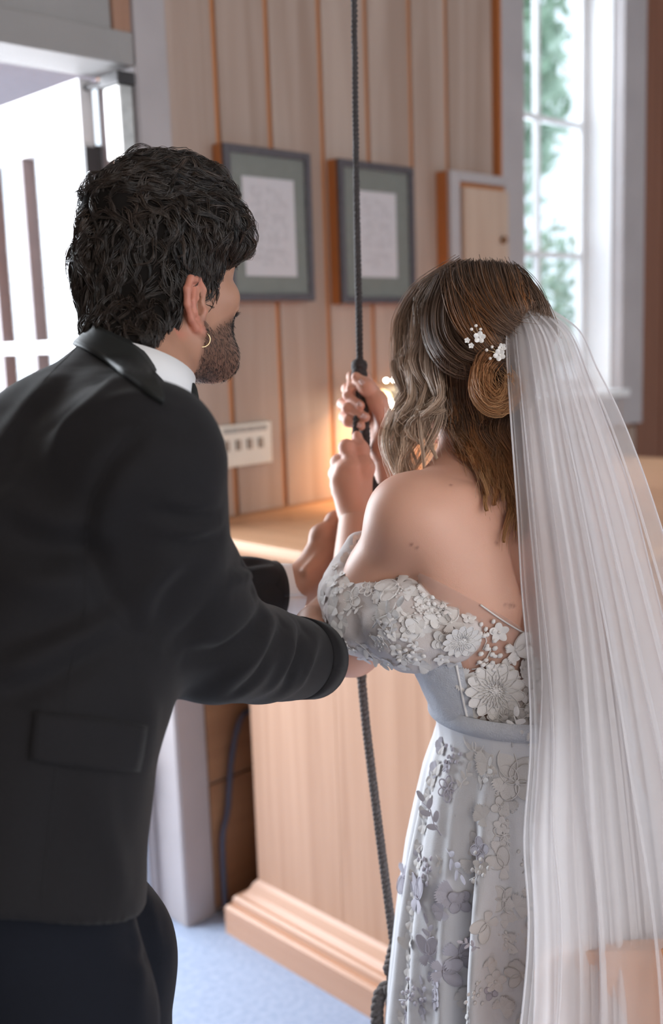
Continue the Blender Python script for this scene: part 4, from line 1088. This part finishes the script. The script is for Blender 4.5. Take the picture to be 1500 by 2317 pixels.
def lace(surf, px, py, kind, ang, sc=1.0, parent=None, mt=None, off=.0006, flat=1.0):
    if not surf.has(px, py): return
    p, n_ = surf.hit(px, py, off); mt = mt or M_lace; key = (kind, mt.name)
    if key not in KM:
        q = KIND[kind]; me_ = mesh(PN[kind], q.V, q.F, True); me_.materials.append(mt); KM[key] = me_
    o = bpy.data.objects.new(PN[kind], KM[key]); COL.objects.link(o); o.parent = parent
    a_ = RT * math.cos(ang) + UP * math.sin(ang); a_ = unit(a_ - n_ * (a_ @ n_)); b_ = np.cross(n_, a_)
    m_ = Matrix.Identity(4)
    for i in range(3): m_[i][0], m_[i][1], m_[i][2], m_[i][3] = a_[i] * sc, b_[i] * sc, n_[i] * sc * flat, p[i] - br_o[i]
    o.matrix_local = m_
R3 = random.Random(12)
# sleeve: the ones one can pick out first
for px, py, k, a, s in ((838, 1332, 'outline', .3, 1.15), (797, 1356, 'four', .5, 1.1), (900, 1325, 'butter', 3.6, 1.05), (760, 1375, 'fringe', 1.2, 1.0), (845, 1420, 'leaf', .35, 1.5), (880, 1385, 'fringe', 2.2, 1.1),
        (950, 1430, 'butter', 2.9, .8), (925, 1475, 'buds', .3, 1.3), (900, 1470, 'five', 0, 1), (985, 1400, 'four', .9, 1.0), (970, 1345, 'fringe', 1.2, 1.0), (975, 1372, 'buds', 2.4, 1.2), (1010, 1375, 'buds', .2, 1.2),
        (1020, 1410, 'butter', 1.9, .9), (1045, 1450, 'sun', .2, .85), (1000, 1450, 'four', .2, .9), (805, 1450, 'leaf', -.6, 1.2), (770, 1420, 'fringe', 2.6, .9), (735, 1350, 'fringe', 2.8, .8), (738, 1400, 'fringe', 3.0, .8), (748, 1440, 'fringe', 3.6, .7),
        (800, 1290, 'five', .4, 1.0), (790, 1320, 'fringe', 1.9, .8), (850, 1300, 'fringe', 2.0, .8), (835, 1490, 'fringe', -1.2, .9), (880, 1500, 'five', .2, 1.0), (950, 1505, 'fringe', -1.4, .9), (1000, 1490, 'five', .6, 1.0), (860, 1450, 'four', .8, .8), (1060, 1400, 'five', 0, .9), (815, 1262, 'buds', 1.2, .9), (805, 1240, 'five', .3, .8), (790, 1265, 'fringe', 2.0, .7), (812, 1225, 'fringe', 1.2, .6), (775, 1300, 'five', .8, .8), (770, 1330, 'fringe', 2.8, .7)):
    lace(S_s, px, py, k, a, s, sleeve, None, .0006, .75)
for _ in range(84):
    lace(S_s, R3.uniform(728, 1080), R3.uniform(1270, 1520), R3.choice(['five', 'fringe', 'buds', 'leaf', 'four', 'fringe']), R3.uniform(0, 6.28), R3.uniform(.5, .85), sleeve, None, .0006, .7)
# bodice
for px, py, k, a, s in ((1120, 1562, 'sun', .3, 1.28), (1128, 1430, 'five', .2, 1.2), (1095, 1430, 'buds', 1.2, 1.2), (1110, 1470, 'buds', .5, 1.4), (1105, 1498, 'buds', .1, 1.2), (1165, 1470, 'butter', .3, .9), (1188, 1460, 'fringe', .9, 1.1), (1140, 1512, 'four', -.6, .85),
        (1160, 1490, 'five', 1.0, .8), (1050, 1530, 'fringe', 4.2, 1.2), (1060, 1545, 'leaf', -.8, .8), (1075, 1600, 'four', 1.2, .85), (1100, 1612, 'leaf', -.4, .9), (1140, 1625, 'sun', .1, .75), (1165, 1536, 'five', 0, .7), (1180, 1512, 'five', .3, 1.2), (1195, 1570, 'butter', 3.3, 1.0), (1180, 1600, 'leaf', .6, .9), (1190, 1620, 'five', 0, 1.0), (1085, 1628, 'fringe', 3.0, .9), (1195, 1535, 'fringe', .3, 1.0), (1145, 1590, 'leaf', -1.0, .7)):
    lace(S_bo, px, py, k, a, s, bodice, None, .0008)
for _ in range(30): lace(S_bo, R3.uniform(1190, 1330), R3.uniform(1450, 1640), R3.choice(['five', 'fringe', 'four', 'buds', 'leaf', 'butter']), R3.uniform(0, 6.28), R3.uniform(.8, 1.2), bodice, None, .0008)
# skirt
for px, py, k, a, s, g in ((1015, 1785, 'outline', .3, 1.5, 1), (1022, 1715, 'buds', .4, 1.4, 1), (1155, 1760, 'butter', 1.2, 1.5, 0), (1170, 1770, 'four', .4, 2.0, 0), (1160, 1690, 'leaf', 1.4, 1.4, 0), (1110, 1730, 'fringe', 1.5, 1.6, 0), (1150, 1815, 'fringe', 2.2, 1.4, 0), (1000, 1890, 'leaf', 2.3, 1.6, 1), (1010, 1920, 'leaf', -.4, 1.4, 1),
        (1075, 1910, 'five', .2, 1.8, 0), (1085, 1965, 'buds', .2, 1.5, 0), (965, 1965, 'buds', 1.0, 1.5, 1), (945, 2030, 'butter', 1.9, 1.3, 1), (1025, 2022, 'fringe', 2.2, 1.6, 1), (1040, 2040, 'four', .5, 1.3, 1), (1140, 2035, 'four', .3, 1.5, 0), (1165, 2050, 'fringe', -.8, 1.3, 0), (1150, 2130, 'leaf', .2, 1.6, 0), (1040, 2160, 'butter', .1, 1.5, 1), (980, 2160, 'leaf', 1.9, 1.3, 1), (985, 2210, 'four', .2, 1.1, 1), (930, 2250, 'buds', .2, 1.6, 1), (985, 2262, 'four', .6, 1.0, 1), (960, 2290, 'leaf', 1.7, 1.2, 1), (1050, 2260, 'fringe', .5, 1.2, 0), (1120, 2220, 'five', 0, 1.6, 0), (1000, 1690, 'fringe', 2.0, 1.0, 1), (985, 1745, 'fringe', 1.2, 1.0, 1), (1095, 1850, 'fringe', .9, 1.2, 0), (1140, 1890, 'outline', .5, 1.3, 0), (1140, 1960, 'butter', 2.2, 1.0, 0)):
    lace(S_k, px, py, k, a, s * .85, skirt, M_lace_g if g else M_lace, .0004, .65)
for _ in range(95):
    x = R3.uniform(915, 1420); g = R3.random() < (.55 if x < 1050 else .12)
    lace(S_k, x, R3.uniform(1660, 2316), R3.choice(['five', 'fringe', 'four', 'buds', 'leaf', 'butter', 'leaf', 'fringe']), R3.uniform(0, 6.28), R3.uniform(.6, 1.05), skirt, M_lace_g if g else M_lace, .0004, .65)
# ragged petals standing off the left contour of the skirt
for y in range(1690, 2317, 36):
    xx = np.interp(y, [c[0] for c in ctl], [c[1] for c in ctl]); lace(S_k, xx + 12 + R3.uniform(0, 6), y + R3.uniform(-8, 8), 'fringe', math.pi + R3.uniform(-.6, .6), R3.uniform(.5, .8), skirt, M_lace)
# ================================================================== HAIR
M_hair_m = attr_mat('black_brown_hair', .34, spec=.6)
M_hair_b = attr_mat('brown_hair', .36, spec=.5)
# ---- his: a shaped mass with wavy clumps growing over it
v = Vol(HO - .17, HO + .19, .0028)
v.ell(hm(0, -.007, .036), (.078, .092, .094), HA, .02)
v.chain([hm(.0, -.050, .066), hm(.0, -.038, .098), hm(.0, .02, .118), hm(.0, .070, .112), hm(.0, .098, .076)], [.030, .042, .044, .040, .026], .03)
v.chain([hm(.045, .0, .090), hm(.052, .05, .080), hm(.050, .085, .058)], [.032, .030, .024], .03); v.chain([hm(-.045, .0, .090), hm(-.052, .05, .080), hm(-.050, .082, .052)], [.032, .030, .022], .03)
v.ell(hm(.030, .108, .040), (.018, .012, .024), HA, .015)
v.cone(hm(0, -.028, -.005), hm(0, -.030, -.060), .070, .066, .03)
nape = Surf(hV, hFc)                                   # close-cropped hair following the nape down to the collar
for y_ in range(690, 766, 15):
    for x_ in range(195, 405, 15):
        if x_ < 338 + (770 - y_) * .80 and nape.has(x_, y_): v.ell(nape.hit(x_, y_, -.002)[0], (.0115,) * 3, None, .012)
v.ell(hm(0, .108, -.040), (.12, .070, .078), HA, .012, 'sub')
for s in (-1, 1):
    v.ell(hm(s * .085, -.004, -.034), (.024, .026, .036), HA, .010, 'sub')
    v.ell(hm(s * .088, .030, -.085), (.050, .050, .052), HA, .012, 'sub'); v.cone(hm(s * .064, .036, .03), hm(s * .066, .030, -.002), .012, .005, .01)
V, F = v.skin(); V = smooth(V, F, 2); Nn = normals(V, F)
V = V + Nn * (.0030 * rough(V, 95, 51, 2))[:, None]; S_hm = Surf(V, F); Nn = normals(V, F)
def grow(V, Nn, surf, roots, flow, n_clump, per, K, length, lift_, curl, spread, r0, seed, col0, col1):
    r = np.random.default_rng(seed); idx = r.choice(roots, n_clump); P = V[idx] - Nn[idx] * .003; out = np.zeros((n_clump, K, 3)); out[:, 0] = P
    Ld = r.uniform(*length, n_clump); ph = r.uniform(0, 6.28, n_clump); cs = r.choice([-1, 1], n_clump); jit = r.normal(size=(n_clump, 3)) * .34
    for i in range(n_clump):
        p = P[i].copy(); n_ = Nn[idx[i]]
        for k in range(1, K):
            d = flow(p) + jit[i]; d = unit(d - n_ * (d @ n_)); b = np.cross(n_, d); t = k / (K - 1)
            p = p + (d + b * curl * math.cos(ph[i] + cs[i] * 5.5 * t)) * Ld[i] / (K - 1)
            q, n2 = surf.near(p); n_ = unit(n2); p = q + n_ * (lift_ * (.25 + math.sin(math.pi * min(1, t * .9))) * (.6 + .4 * math.sin(ph[i] * 3))); out[i, k] = p
    G = np.repeat(out, per, 0); N_ = len(G); off = r.normal(size=(N_, 1, 3)) * spread; tt = np.linspace(0, 1, K)[None, :, None]
    G = G + off * (1 - .72 * tt) + r.normal(size=(N_, K, 3)) * .00022
    R = r0 * r.uniform(.7, 1.3, (N_, 1)) * (1 - .75 * np.linspace(0, 1, K)[None]) ; Vs, Fs = strands(G, R)
    tone = np.repeat(np.clip(r.normal(.5, .28, n_clump), 0, 1), per)[:, None] * .6 + r.uniform(0, .4, (N_, 1))
    C = (np.array(col0) * (1 - tone[:, :, None] if tone.ndim == 3 else (1 - tone)) + np.array(col1) * tone); C = np.repeat(C, K * 3, 0)
    return Vs, Fs, C
def flow_m(p):
    q = (p - HO) / HS; x, y, z = q @ hR, q @ hF, q @ hU
    top = np.clip((z - .07) / .05, 0, 1); fr = np.clip((y - .03) / .05, 0, 1)
    return hF * (.9 * top + .5 * fr - .25 * (1 - top) * (y < 0)) - hU * (1 - top) * 1.0 - hU * fr * .5 + hR * (.35 * top * np.sign(x + .01))
Vs, Fs, C = grow(V, Nn, S_hm, np.arange(len(V)), flow_m, 1500, 13, 8, (.032, .058), .0036, .50, .0022, .00050, 5, (.007, .006, .0055), (.058, .038, .028))
V2, F2, C2 = grow(V, Nn, S_hm, np.where((V - HO) @ hU > .055)[0], flow_m, 380, 11, 9, (.030, .050), .0085, .95, .0022, .00048, 9, (.007, .006, .0055), (.090, .060, .045))
Fs = np.vstack([Fs, F2 + len(Vs)]); Vs = np.vstack([Vs, V2]); C = np.vstack([C, C2])
baseC = np.tile(np.array([.012, .009, .008]), (len(V), 1))
Va, Fa = join((V, F), (Vs, Fs)); me = mesh('hair', Va - man_o, Fa, True); colour_attr(me, np.vstack([baseC, C])); hair_m = link('hair', me, M_hair_m, man)
me.materials.append(mat('matte_hair_base', (.010, .008, .007), .95, spec=.1)); mi_ = np.zeros(len(me.polygons), np.int32); mi_[:len(F)] = 1; me.polygons.foreach_set('material_index', mi_)
# beard, moustache, brow: short hairs on the jaw
bm_v = beard_mask(hV); hN = normals(hV, hFc); S_head = Surf(hV, hFc)
q = (hV - HO) / HS; bx, by, bz = q @ hR, q @ hF, q @ hU
def short(idx, n_, L_, dirf, r0, seed, col, lift_=.35):
    r = np.random.default_rng(seed); i = r.choice(idx, n_); P = hV[i] + r.normal(size=(n_, 3)) * .0008; d = dirf(i) + r.normal(size=(n_, 3)) * .35
    d = d - hN[i] * (d * hN[i]).sum(1)[:, None]; d /= np.linalg.norm(d, axis=1)[:, None]; L2 = L_ * r.uniform(.6, 1.3, (n_, 1))
    G = np.stack([P, P + d * L2 * .5 + hN[i] * L2 * lift_ * .6, P + d * L2 + hN[i] * L2 * lift_], 1); R = r0 * np.array([1, .8, .3])[None] * np.ones((n_, 1)); return strands(G, R)
b1 = short(np.where(bm_v > .45)[0], 3400, .0046, lambda i: np.tile(-hU + .15 * hF, (len(i), 1)), .00022, 3, None)
mo = np.where((by > .082) & (bz < -.036) & (bz > -.050) & (np.abs(bx) < .032))[0]
b2 = short(mo, 1100, .0065, lambda i: np.sign(bx[i])[:, None] * hR - .7 * hU, .0003, 4, None, .2)
bw = np.where((by > .062) & (bz > .024) & (bz < .036) & (np.abs(bx) < .050) & (np.abs(bx) > .010))[0]
b3 = short(bw, 600, .008, lambda i: np.sign(bx[i])[:, None] * hR + .2 * hU, .00028, 5, None, .3)
Vb, Fb = join(b1, b2, b3); me = mesh('beard', Vb - man_o, Fb, True); colour_attr(me, np.tile(np.array([.020, .014, .012]), (len(Vb), 1))); link('beard', me, M_hair_m, man)

# ---- hers: cap, front curtain, half-up sweep, coiled curl and loose waves down the back
v = Vol(GO - .16, GO + .16, .003)
v.ell(gm(0, -.016, .036), (.083, .106, .092), GA, .02); v.cone(gm(-.02, -.05, .0), gm(-.0, -.060, -.06), .062, .040, .03); v.ell(gm(.0, -.085, .02), (.06, .04, .055), GA, .03)
v.ell(gm(0, .115, -.045), (.10, .085, .095), GA, .012, 'sub')
V, F = v.skin(); V = smooth(V, F, 2); capV, capF = V, F
S_cap = Surf(*join((capV, capF), (bV, bFc)))
def hp(p, off):
    if len(p) == 3: return at(*p)
    return S_cap.hit(p[0], p[1], off)[0]
HG = []
K_H = 22
def lock(pts, n_, sp, c0, c1, wave=.004, wn=1.5, off=.006, r0=.00042, c2=None, tight=.35):
    HG.append((np.array([hp(p, off) for p in pts]), n_, sp, c0, c1, wave, wn, r0, c2, tight))
DK = (.085, .052, .036); BR = (.20, .120, .080); ASH = (.46, .325, .24); BL_ = (.68, .51, .38); CP_ = (.38, .16, .06); CPL = (.55, .29, .13); CHO = (.12, .06, .034)
rl = random.Random(4)
def jit(p, a):
    return (p[0] + rl.uniform(-a, a), p[1] + rl.uniform(-a, a)) + tuple(p[2:])
# crown: from the parting down over the left side (front curtain)
for k in range(17):
    f = k / 16
    x0, y0 = 1075 - 40 * f, 606 + 10 * f
    dx = (1.41 + .07 * f,) if f > .5 else ()
    mid = [(1010 - 85 * f, 660 + 20 * f) + dx, (985 - 72 * f, 740 + 30 * f) + dx, (985 - 76 * f, 830 + 10 * f, 1.40 + .075 * f), (1000 - 88 * f, 910 + 12 * f, 1.385 + .09 * f)]
    endx = 965 - 75 * f; end = [(endx + rl.uniform(-22, 12), 960 + rl.uniform(-25, 25), 1.40 + .08 * f), (endx + 12 + rl.uniform(-30, 30), 1020 + rl.uniform(-95, 55), 1.41 + .07 * f)]
    lock([(x0, y0)] + [jit(p, 8 + 5 * i) for i, p in enumerate(mid)] + end, 80, .0040, DK if k < 9 else BR, BL_, .0045, 1.6, .006, c2=ASH, tight=.85)
# outer silhouette strands on the left
for k in range(5):
    lock([(1050 - 8 * k, 604 + 3 * k), (960 - 4 * k, 658, 1.46), (918 - 3 * k, 730, 1.475), (906 + 2 * k, 810, 1.48), (918 + 4 * k, 880, 1.48), (928 + 8 * k, 950, 1.475), (895 + 6 * k, 1020, 1.46), (915 + 5 * k, 1085, 1.44)], 90, .0045, BR, BL_, .003, 1.2, .006, c2=ASH)
# blonde curls hanging clear of the face
lock([(930, 860, 1.48), (900, 920, 1.475), (874, 985, 1.465), (880, 1040, 1.455), (905, 1085, 1.445)], 120, .004, ASH, BL_, .002, 1, c2=BL_); lock([(940, 860, 1.47), (915, 930, 1.47), (895, 990, 1.46), (902, 1050, 1.45), (897, 1092, 1.44)], 90, .0035, ASH, BL_, .002, 1, c2=BL_)
lock([(985, 880, 1.42), (960, 950, 1.43), (930, 1000, 1.44), (905, 1040, 1.445), (898, 1085, 1.44)], 90, .004, BR, BL_, .002, 1, c2=BL_); lock([(1000, 900, 1.40), (990, 960, 1.40), (965, 1010, 1.42), (935, 1060, 1.43)], 70, .004, BR, BL_, .002, 1, c2=BL_)
# crown and half-up sweep to the back under the veil
for k in range(16):
    f = k / 15
    lock([(1034 + 118 * f, 614 - 10 * math.sin(3 * f)), (1046 + 116 * f, 648 - 4 * f), (1078 + 90 * f, 695 - 12 * f), (1118 + 58 * f, 735 - 28 * f), (1160 + 20 * f, 760 - 45 * f)], 130, .0055, DK, BR, .002, 1.2, .005, c2=BR if k % 3 else CP_)
for k in range(10):
    f = k / 9
    lock([(1035 - 22 * f, 625 + 12 * f), (1015 - 25 * f, 700 + 10 * f), (1022 - 22 * f, 760 + 14 * f), (1060 - 20 * f, 800 + 22 * f), (1112, 812 + 18 * f), (1150, 822)], 110, .0055, DK, BR, .002, 1.2, .007, c2=BR if k % 2 else CHO)
for k in range(7):
    lock([(1150 + 8 * k, 612 + 8 * k), (1180 + 7 * k, 650 + 10 * k), (1205 + 5 * k, 700 + 10 * k), (1195, 760)], 90, .005, DK, BR, .002, 1, .005, c2=BR)
for k in range(9):
    lock([(1018 + 5 * k, 622 + 2 * k), (1032 + 5 * k, 680 + 3 * k), (1056 + 5 * k, 732 + 4 * k), (1094 + 4 * k, 775 + 3 * k), (1140 + 3 * k, 798)], 90, .005, DK, BR, .002, 1.2, .009, c2=BR if k % 2 else CP_)
# coiled curl
cc = (1122, 866)
for k in range(9):
    a0 = rl.uniform(-2.6, -1.5); pts = []; ox, oy = rl.uniform(-7, 7), rl.uniform(-7, 7)
    for j in range(7):
        a = a0 - j * .76; rr = (58 - 5.6 * j) * rl.uniform(.8, 1.12); pts.append((cc[0] + 14 + ox + rr * math.cos(a) * .92, cc[1] - 2 + oy + rr * 1.18 * math.sin(-a) * -1, 1.352 - .004 * j))
    lock(pts, 110, .0042, CP_, CPL, .001, 1, c2=CP_ if k % 2 else CPL)
# loose waves down the back
for k in range(19):
    f = k / 18; x = 1022 + 135 * f
    w1, w2 = rl.uniform(-14, 14), rl.uniform(-16, 16)
    bot = 1050 + 140 * min(1, f * 1.5) + rl.uniform(-70, 45)
    pts = [(x - 4, 800 + 30 * f), (x + w1 * .5, 880)] + [(x + (1150 - x) * .25 * t + (w1 if i % 2 else w2) + 26 * f * t, 900 + (bot - 900) * t) for i, t in enumerate((.22, .48, .74, 1.0))]
    lock(pts, 130, .0055, CHO if k % 3 else DK, CP_ if k % 2 else CPL, .0055, 2.0, .013, c2=CHO if k % 3 else CP_, tight=.85)
for k in range(7):
    f = k / 6
    lock([(1120 + 45 * f, 930), (1095 + 60 * f, 985), (1125 + 35 * f, 1040), (1140 + 22 * f, 1095), (1158 + 12 * f, 1150), (1168 + 5 * f, 1205)], 120, .0055, CHO, CPL, .004, 2, .016, c2=CP_, tight=.85)
for k in range(5):
    lock([(1010 + 12 * k, 860), (1015 + 12 * k, 920), (1028 + 8 * k, 970), (1050 + 8 * k, 1030), (1090 + 8 * k, 1080)], 90, .0045, BR, CP_, .003, 1.6, .010, c2=ASH if k < 3 else BR)
r = np.random.default_rng(17); GP = []; GR_ = []; GC = []
for (P, n_, sp, c0, c1, wave, wn, r0, c2, tight) in HG:
    C_ = catmull(P, K_H); t = np.linspace(0, 1, K_H); T = np.gradient(C_, axis=0); T /= np.linalg.norm(T, axis=1)[:, None]
    b = np.cross(T, FW); b /= np.linalg.norm(b, axis=1)[:, None] + 1e-9; n2 = np.cross(T, b)
    ph = r.uniform(0, 6.28); off = r.normal(size=(n_, 2)); off *= sp
    prof = (.85 + .5 * np.sin(math.pi * t)) * (1 - tight * t); own = r.normal(size=(n_, 2, 1)) * .22; p2 = r.uniform(0, 6.28, (n_, 1))
    wob = np.sin(2 * math.pi * wn * t + ph) * wave * t
    lat_ = off[:, 0:1] * prof + wob[None] + own[:, 0] * wave * np.sin(2 * math.pi * (wn + .6) * t[None] + p2) * t
    dp_ = off[:, 1:2] * prof * .75 + np.cos(2 * math.pi * wn * t + ph)[None] * wave * .6 * t + own[:, 1] * wave * np.cos(2 * math.pi * wn * t[None] + p2) * t
    G = C_[None] + lat_[..., None] * b[None] + dp_[..., None] * n2[None]
    fly = r.random(n_) < .09; G[fly] += (r.normal(size=(fly.sum(), 1, 3)) * .010) * (t ** 2)[None, :, None]
    GP.append(G); GR_.append(r0 * r.uniform(.6, 1.25, (n_, 1)) * (1 - .6 * t ** 2)[None])
    m_ = np.array(c2 if c2 is not None else (np.array(c0) + c1) / 2); tc = t[:, None]
    ramp = np.where(tc < .5, np.array(c0) * (1 - 2 * tc) + m_ * 2 * tc, m_ * (2 - 2 * tc) + np.array(c1) * (2 * tc - 1))
    GC.append(np.repeat((ramp[None] * r.uniform(.65, 1.4, (n_, 1, 1))), 3, 1).reshape(-1, 3) if False else np.repeat((ramp[None] * r.uniform(.65, 1.4, (n_, 1, 1))).reshape(-1, 3), 3, 0))
Vs, Fs = strands(np.vstack(GP), np.vstack(GR_)); Va, Fa = join((capV, capF), (Vs, Fs))
me = mesh('hair', Va - br_o, Fa, True); colour_attr(me, np.vstack([np.tile(np.array(CHO), (len(capV), 1))] + GC)); hair_b = link('hair', me, M_hair_b, bride)
# ================================================================== VEIL, HAIR PINS, CHAIR
M_veil = sheer('white_tulle_veil', (.94, .90, .90), .36, .45)
M_veil2 = sheer('white_tulle_underlayer', (.94, .90, .90), .60, .45)
M_hem = sheer('veil_hem_thread', (.94, .92, .94), .75, .4)
def veil(name, EL, ER, bulge, npl, amp, ph, fold, ns=240, ntt=90, hem=True, mt=None):
    L_ = catmull(np.array(EL, float), ntt); R_ = catmull(np.array(ER, float), ntt); G = np.zeros((ntt, ns, 3)); s = np.linspace(0, 1, ns)
    for j in range(ntt):
        t = j / (ntt - 1); o = 2 * math.pi * (npl * s + .35 * np.sin(2.2 * math.pi * s + ph) * 1.2) + ph + .5 * t * np.sin(5 * s)
        win = np.sin(math.pi * np.clip(s, 0, 1)) ** .35
        ss = s + fold * win * np.sin(o) / (2 * math.pi * npl); ss = np.clip(ss, 0, 1)
        w_ = amp * (.55 + .6 * t)
        d = L_[j, 2] * (1 - ss) + R_[j, 2] * ss - np.interp(t, [0, .15, 1], bulge) * np.sin(math.pi * ss) + w_ * np.cos(o) * win + .35 * w_ * np.cos(2.3 * o + 1)
        px = L_[j, 0] * (1 - ss) + R_[j, 0] * ss; py = L_[j, 1] * (1 - ss) + R_[j, 1] * ss - 6 * np.cos(o) * (1 - t) ** 8
        G[j] = CP + d[:, None] * (FW + RT * ((px - 750) / FPX)[:, None] - UP * ((py - 1158.5) / FPX)[:, None])
    idx = np.arange(ntt * ns).reshape(ntt, ns); F = np.stack([idx[:-1, :-1], idx[1:, :-1], idx[1:, 1:], idx[:-1, 1:]], -1).reshape(-1, 4)
    o = link(name, mesh(name, G.reshape(-1, 3) - br_o, F, True), mt or M_veil, bride)
    if hem:
        for k in (0, ns - 1): MB().tube(G[:, k] - br_o, .0011, 6).build('hem', M_hem, o, smooth=True)
    return o
EL1 = [(1150, 712, 1.372), (1146, 790, 1.340), (1156, 950, 1.315), (1170, 1150, 1.300), (1180, 1330, 1.290), (1196, 1520, 1.270), (1200, 1700, 1.235), (1186, 1900, 1.20), (1196, 2080, 1.185), (1186, 2250, 1.175), (1160, 2460, 1.165)]
ER1 = [(1236, 692, 1.385), (1310, 745, 1.40), (1350, 830, 1.405), (1400, 930, 1.405), (1448, 1050, 1.40), (1492, 1180, 1.395), (1560, 1400, 1.38), (1640, 1650, 1.36), (1700, 1900, 1.34), (1760, 2200, 1.32), (1800, 2460, 1.30)]
veil('veil', EL1, ER1, (.02, .06, .05), 7, .008, .4, 2.0)
EL2 = [(1158, 702, 1.380), (1164, 790, 1.352), (1180, 950, 1.330), (1196, 1150, 1.318), (1214, 1350, 1.305), (1226, 1550, 1.285), (1216, 1750, 1.25), (1206, 1950, 1.215), (1212, 2200, 1.195), (1200, 2460, 1.185)]
ER2 = [(1228, 694, 1.392), (1285, 752, 1.41), (1318, 840, 1.415), (1352, 950, 1.415), (1398, 1100, 1.41), (1450, 1300, 1.405), (1510, 1550, 1.395), (1560, 1800, 1.38), (1600, 2100, 1.36), (1640, 2460, 1.34)]
veil('veil_underlayer', EL2, ER2, (.02, .05, .045), 9, .007, 2.1, 2.4, mt=M_veil2)
EL3 = [(x + 6, y + 4, d + .014) for x, y, d in EL2]; ER3 = [(x + 25 * min(1, (y - 690) / 400), y, d + .012) for x, y, d in ER2]
veil('veil_underlayer', EL3, ER3, (.02, .05, .045), 6, .006, 4.0, 1.8, mt=M_veil2)
# the gathered comb edge at the crown
MB().tube([at(*p) for p in [(1152, 735, 1.36), (1158, 708, 1.368), (1172, 690, 1.374), (1200, 692, 1.38), (1230, 688, 1.388)]] - br_o, .004, 8).build('veil_gather', M_hem, bride, smooth=True)

# ---- pearl flower pins
M_pearl = mat('pearl', (.86, .78, .72), .18, var=.05, scale=200); M_petal = mat('porcelain_petal', (.88, .84, .80), .3)
S_hair = Surf(*join((capV, capF),))
def pin(px, py, tips, flowers, ang):
    o = bpy.data.objects.new('hair_pin', None); COL.objects.link(o); o.parent = bride
    def P(x, y, off): return at(x, y, 1.340 - off) - br_o
    o.location = Vector(P(px, py, 0)); c = np.array(o.location)
    def fl(x, y, s):
        m_ = MB()
        for k in range(5): petal(m_, k * 1.2566 + ang, .0068 * s, .0060 * s, .0020 * s, .0005, 0, 5)
        m_.ball((0, 0, .0012), .0013 * s, 6); q = P(x, y, .004); n_ = unit(CP - (q + br_o) + .3 * RT * 0)
        ob = m_.build('petal_flower', M_petal, o, smooth=True); a_ = unit(RT - n_ * (RT @ n_)); b_ = np.cross(n_, a_); mm = Matrix.Identity(4)
        for i in range(3): mm[i][0], mm[i][1], mm[i][2], mm[i][3] = a_[i], b_[i], n_[i], q[i] - c[i]
        ob.matrix_local = mm
    for x, y, s in flowers: fl(x, y, s)
    for x, y in tips:
        MB().tube([P(px, py, .002) - c, P((px + x) / 2, (py + y) / 2, .005) - c, P(x, y, .003) - c], .0005, 5).build('wire', M_gold, o)
        MB().ball(P(x, y, .004) - c, .0021, 10).build('pearl', M_pearl, o, smooth=True)
    return o
pin(1084, 762, [(1077, 737), (1067, 745), (1087, 745)], [(1085, 763, 1.15), (1057, 770, .55), (1066, 782, .55)], .2)
pin(1128, 800, [(1101, 792), (1113, 785), (1109, 811)], [(1130, 803, 1.15), (1136, 786, .8)], .8)

# ---- wooden chair whose back shows through the veil
ch_p = at(1400, 2140, 1.225); chw = .44
co = np.array([ch_p[0] + .10, ch_p[1], 0.0]); CH = empty('chair', co); ctop = float(ch_p[2])
M_chair = wood('chair_beech', (.52, .24, .12), (.62, .31, .17), .45, 20, 1.5)
lx = at(1212, 2140, 1.225)[0] - co[0]; rx = lx + chw
MB().prism([(lx, .62), (lx, ctop - .035), (lx + .012, ctop - .010), (lx + .035, ctop), (rx - .035, ctop), (rx - .012, ctop - .010), (rx, ctop - .035), (rx, .62)][::-1], 1, -.011, .011).build('tmpb', M_chair)
tb = bpy.data.objects['tmpb']; me = tb.data; bpy.data.objects.remove(tb)
# outline was given as (x, z): swap into place
for q in me.vertices: q.co = Vector((q.co[2], q.co[1], q.co[0]))
me.flip_normals(); me.name = 'back_panel'; link('back_panel', me, M_chair, CH)
for x in (lx + .03, rx - .03): MB().box((x - .016, -.014, 0), (x + .016, .014, .66), .004).build('rear_leg', M_chair, CH); MB().box((x - .016, -.42, 0), (x + .016, -.39, .43), .004).build('front_leg', M_chair, CH)
MB().box((lx, -.44, .43), (rx, .0, .455), .008).build('seat', M_chair, CH)
tag(CH, 'plain wooden chair behind the bride, its rounded back showing through her veil', 'chair')
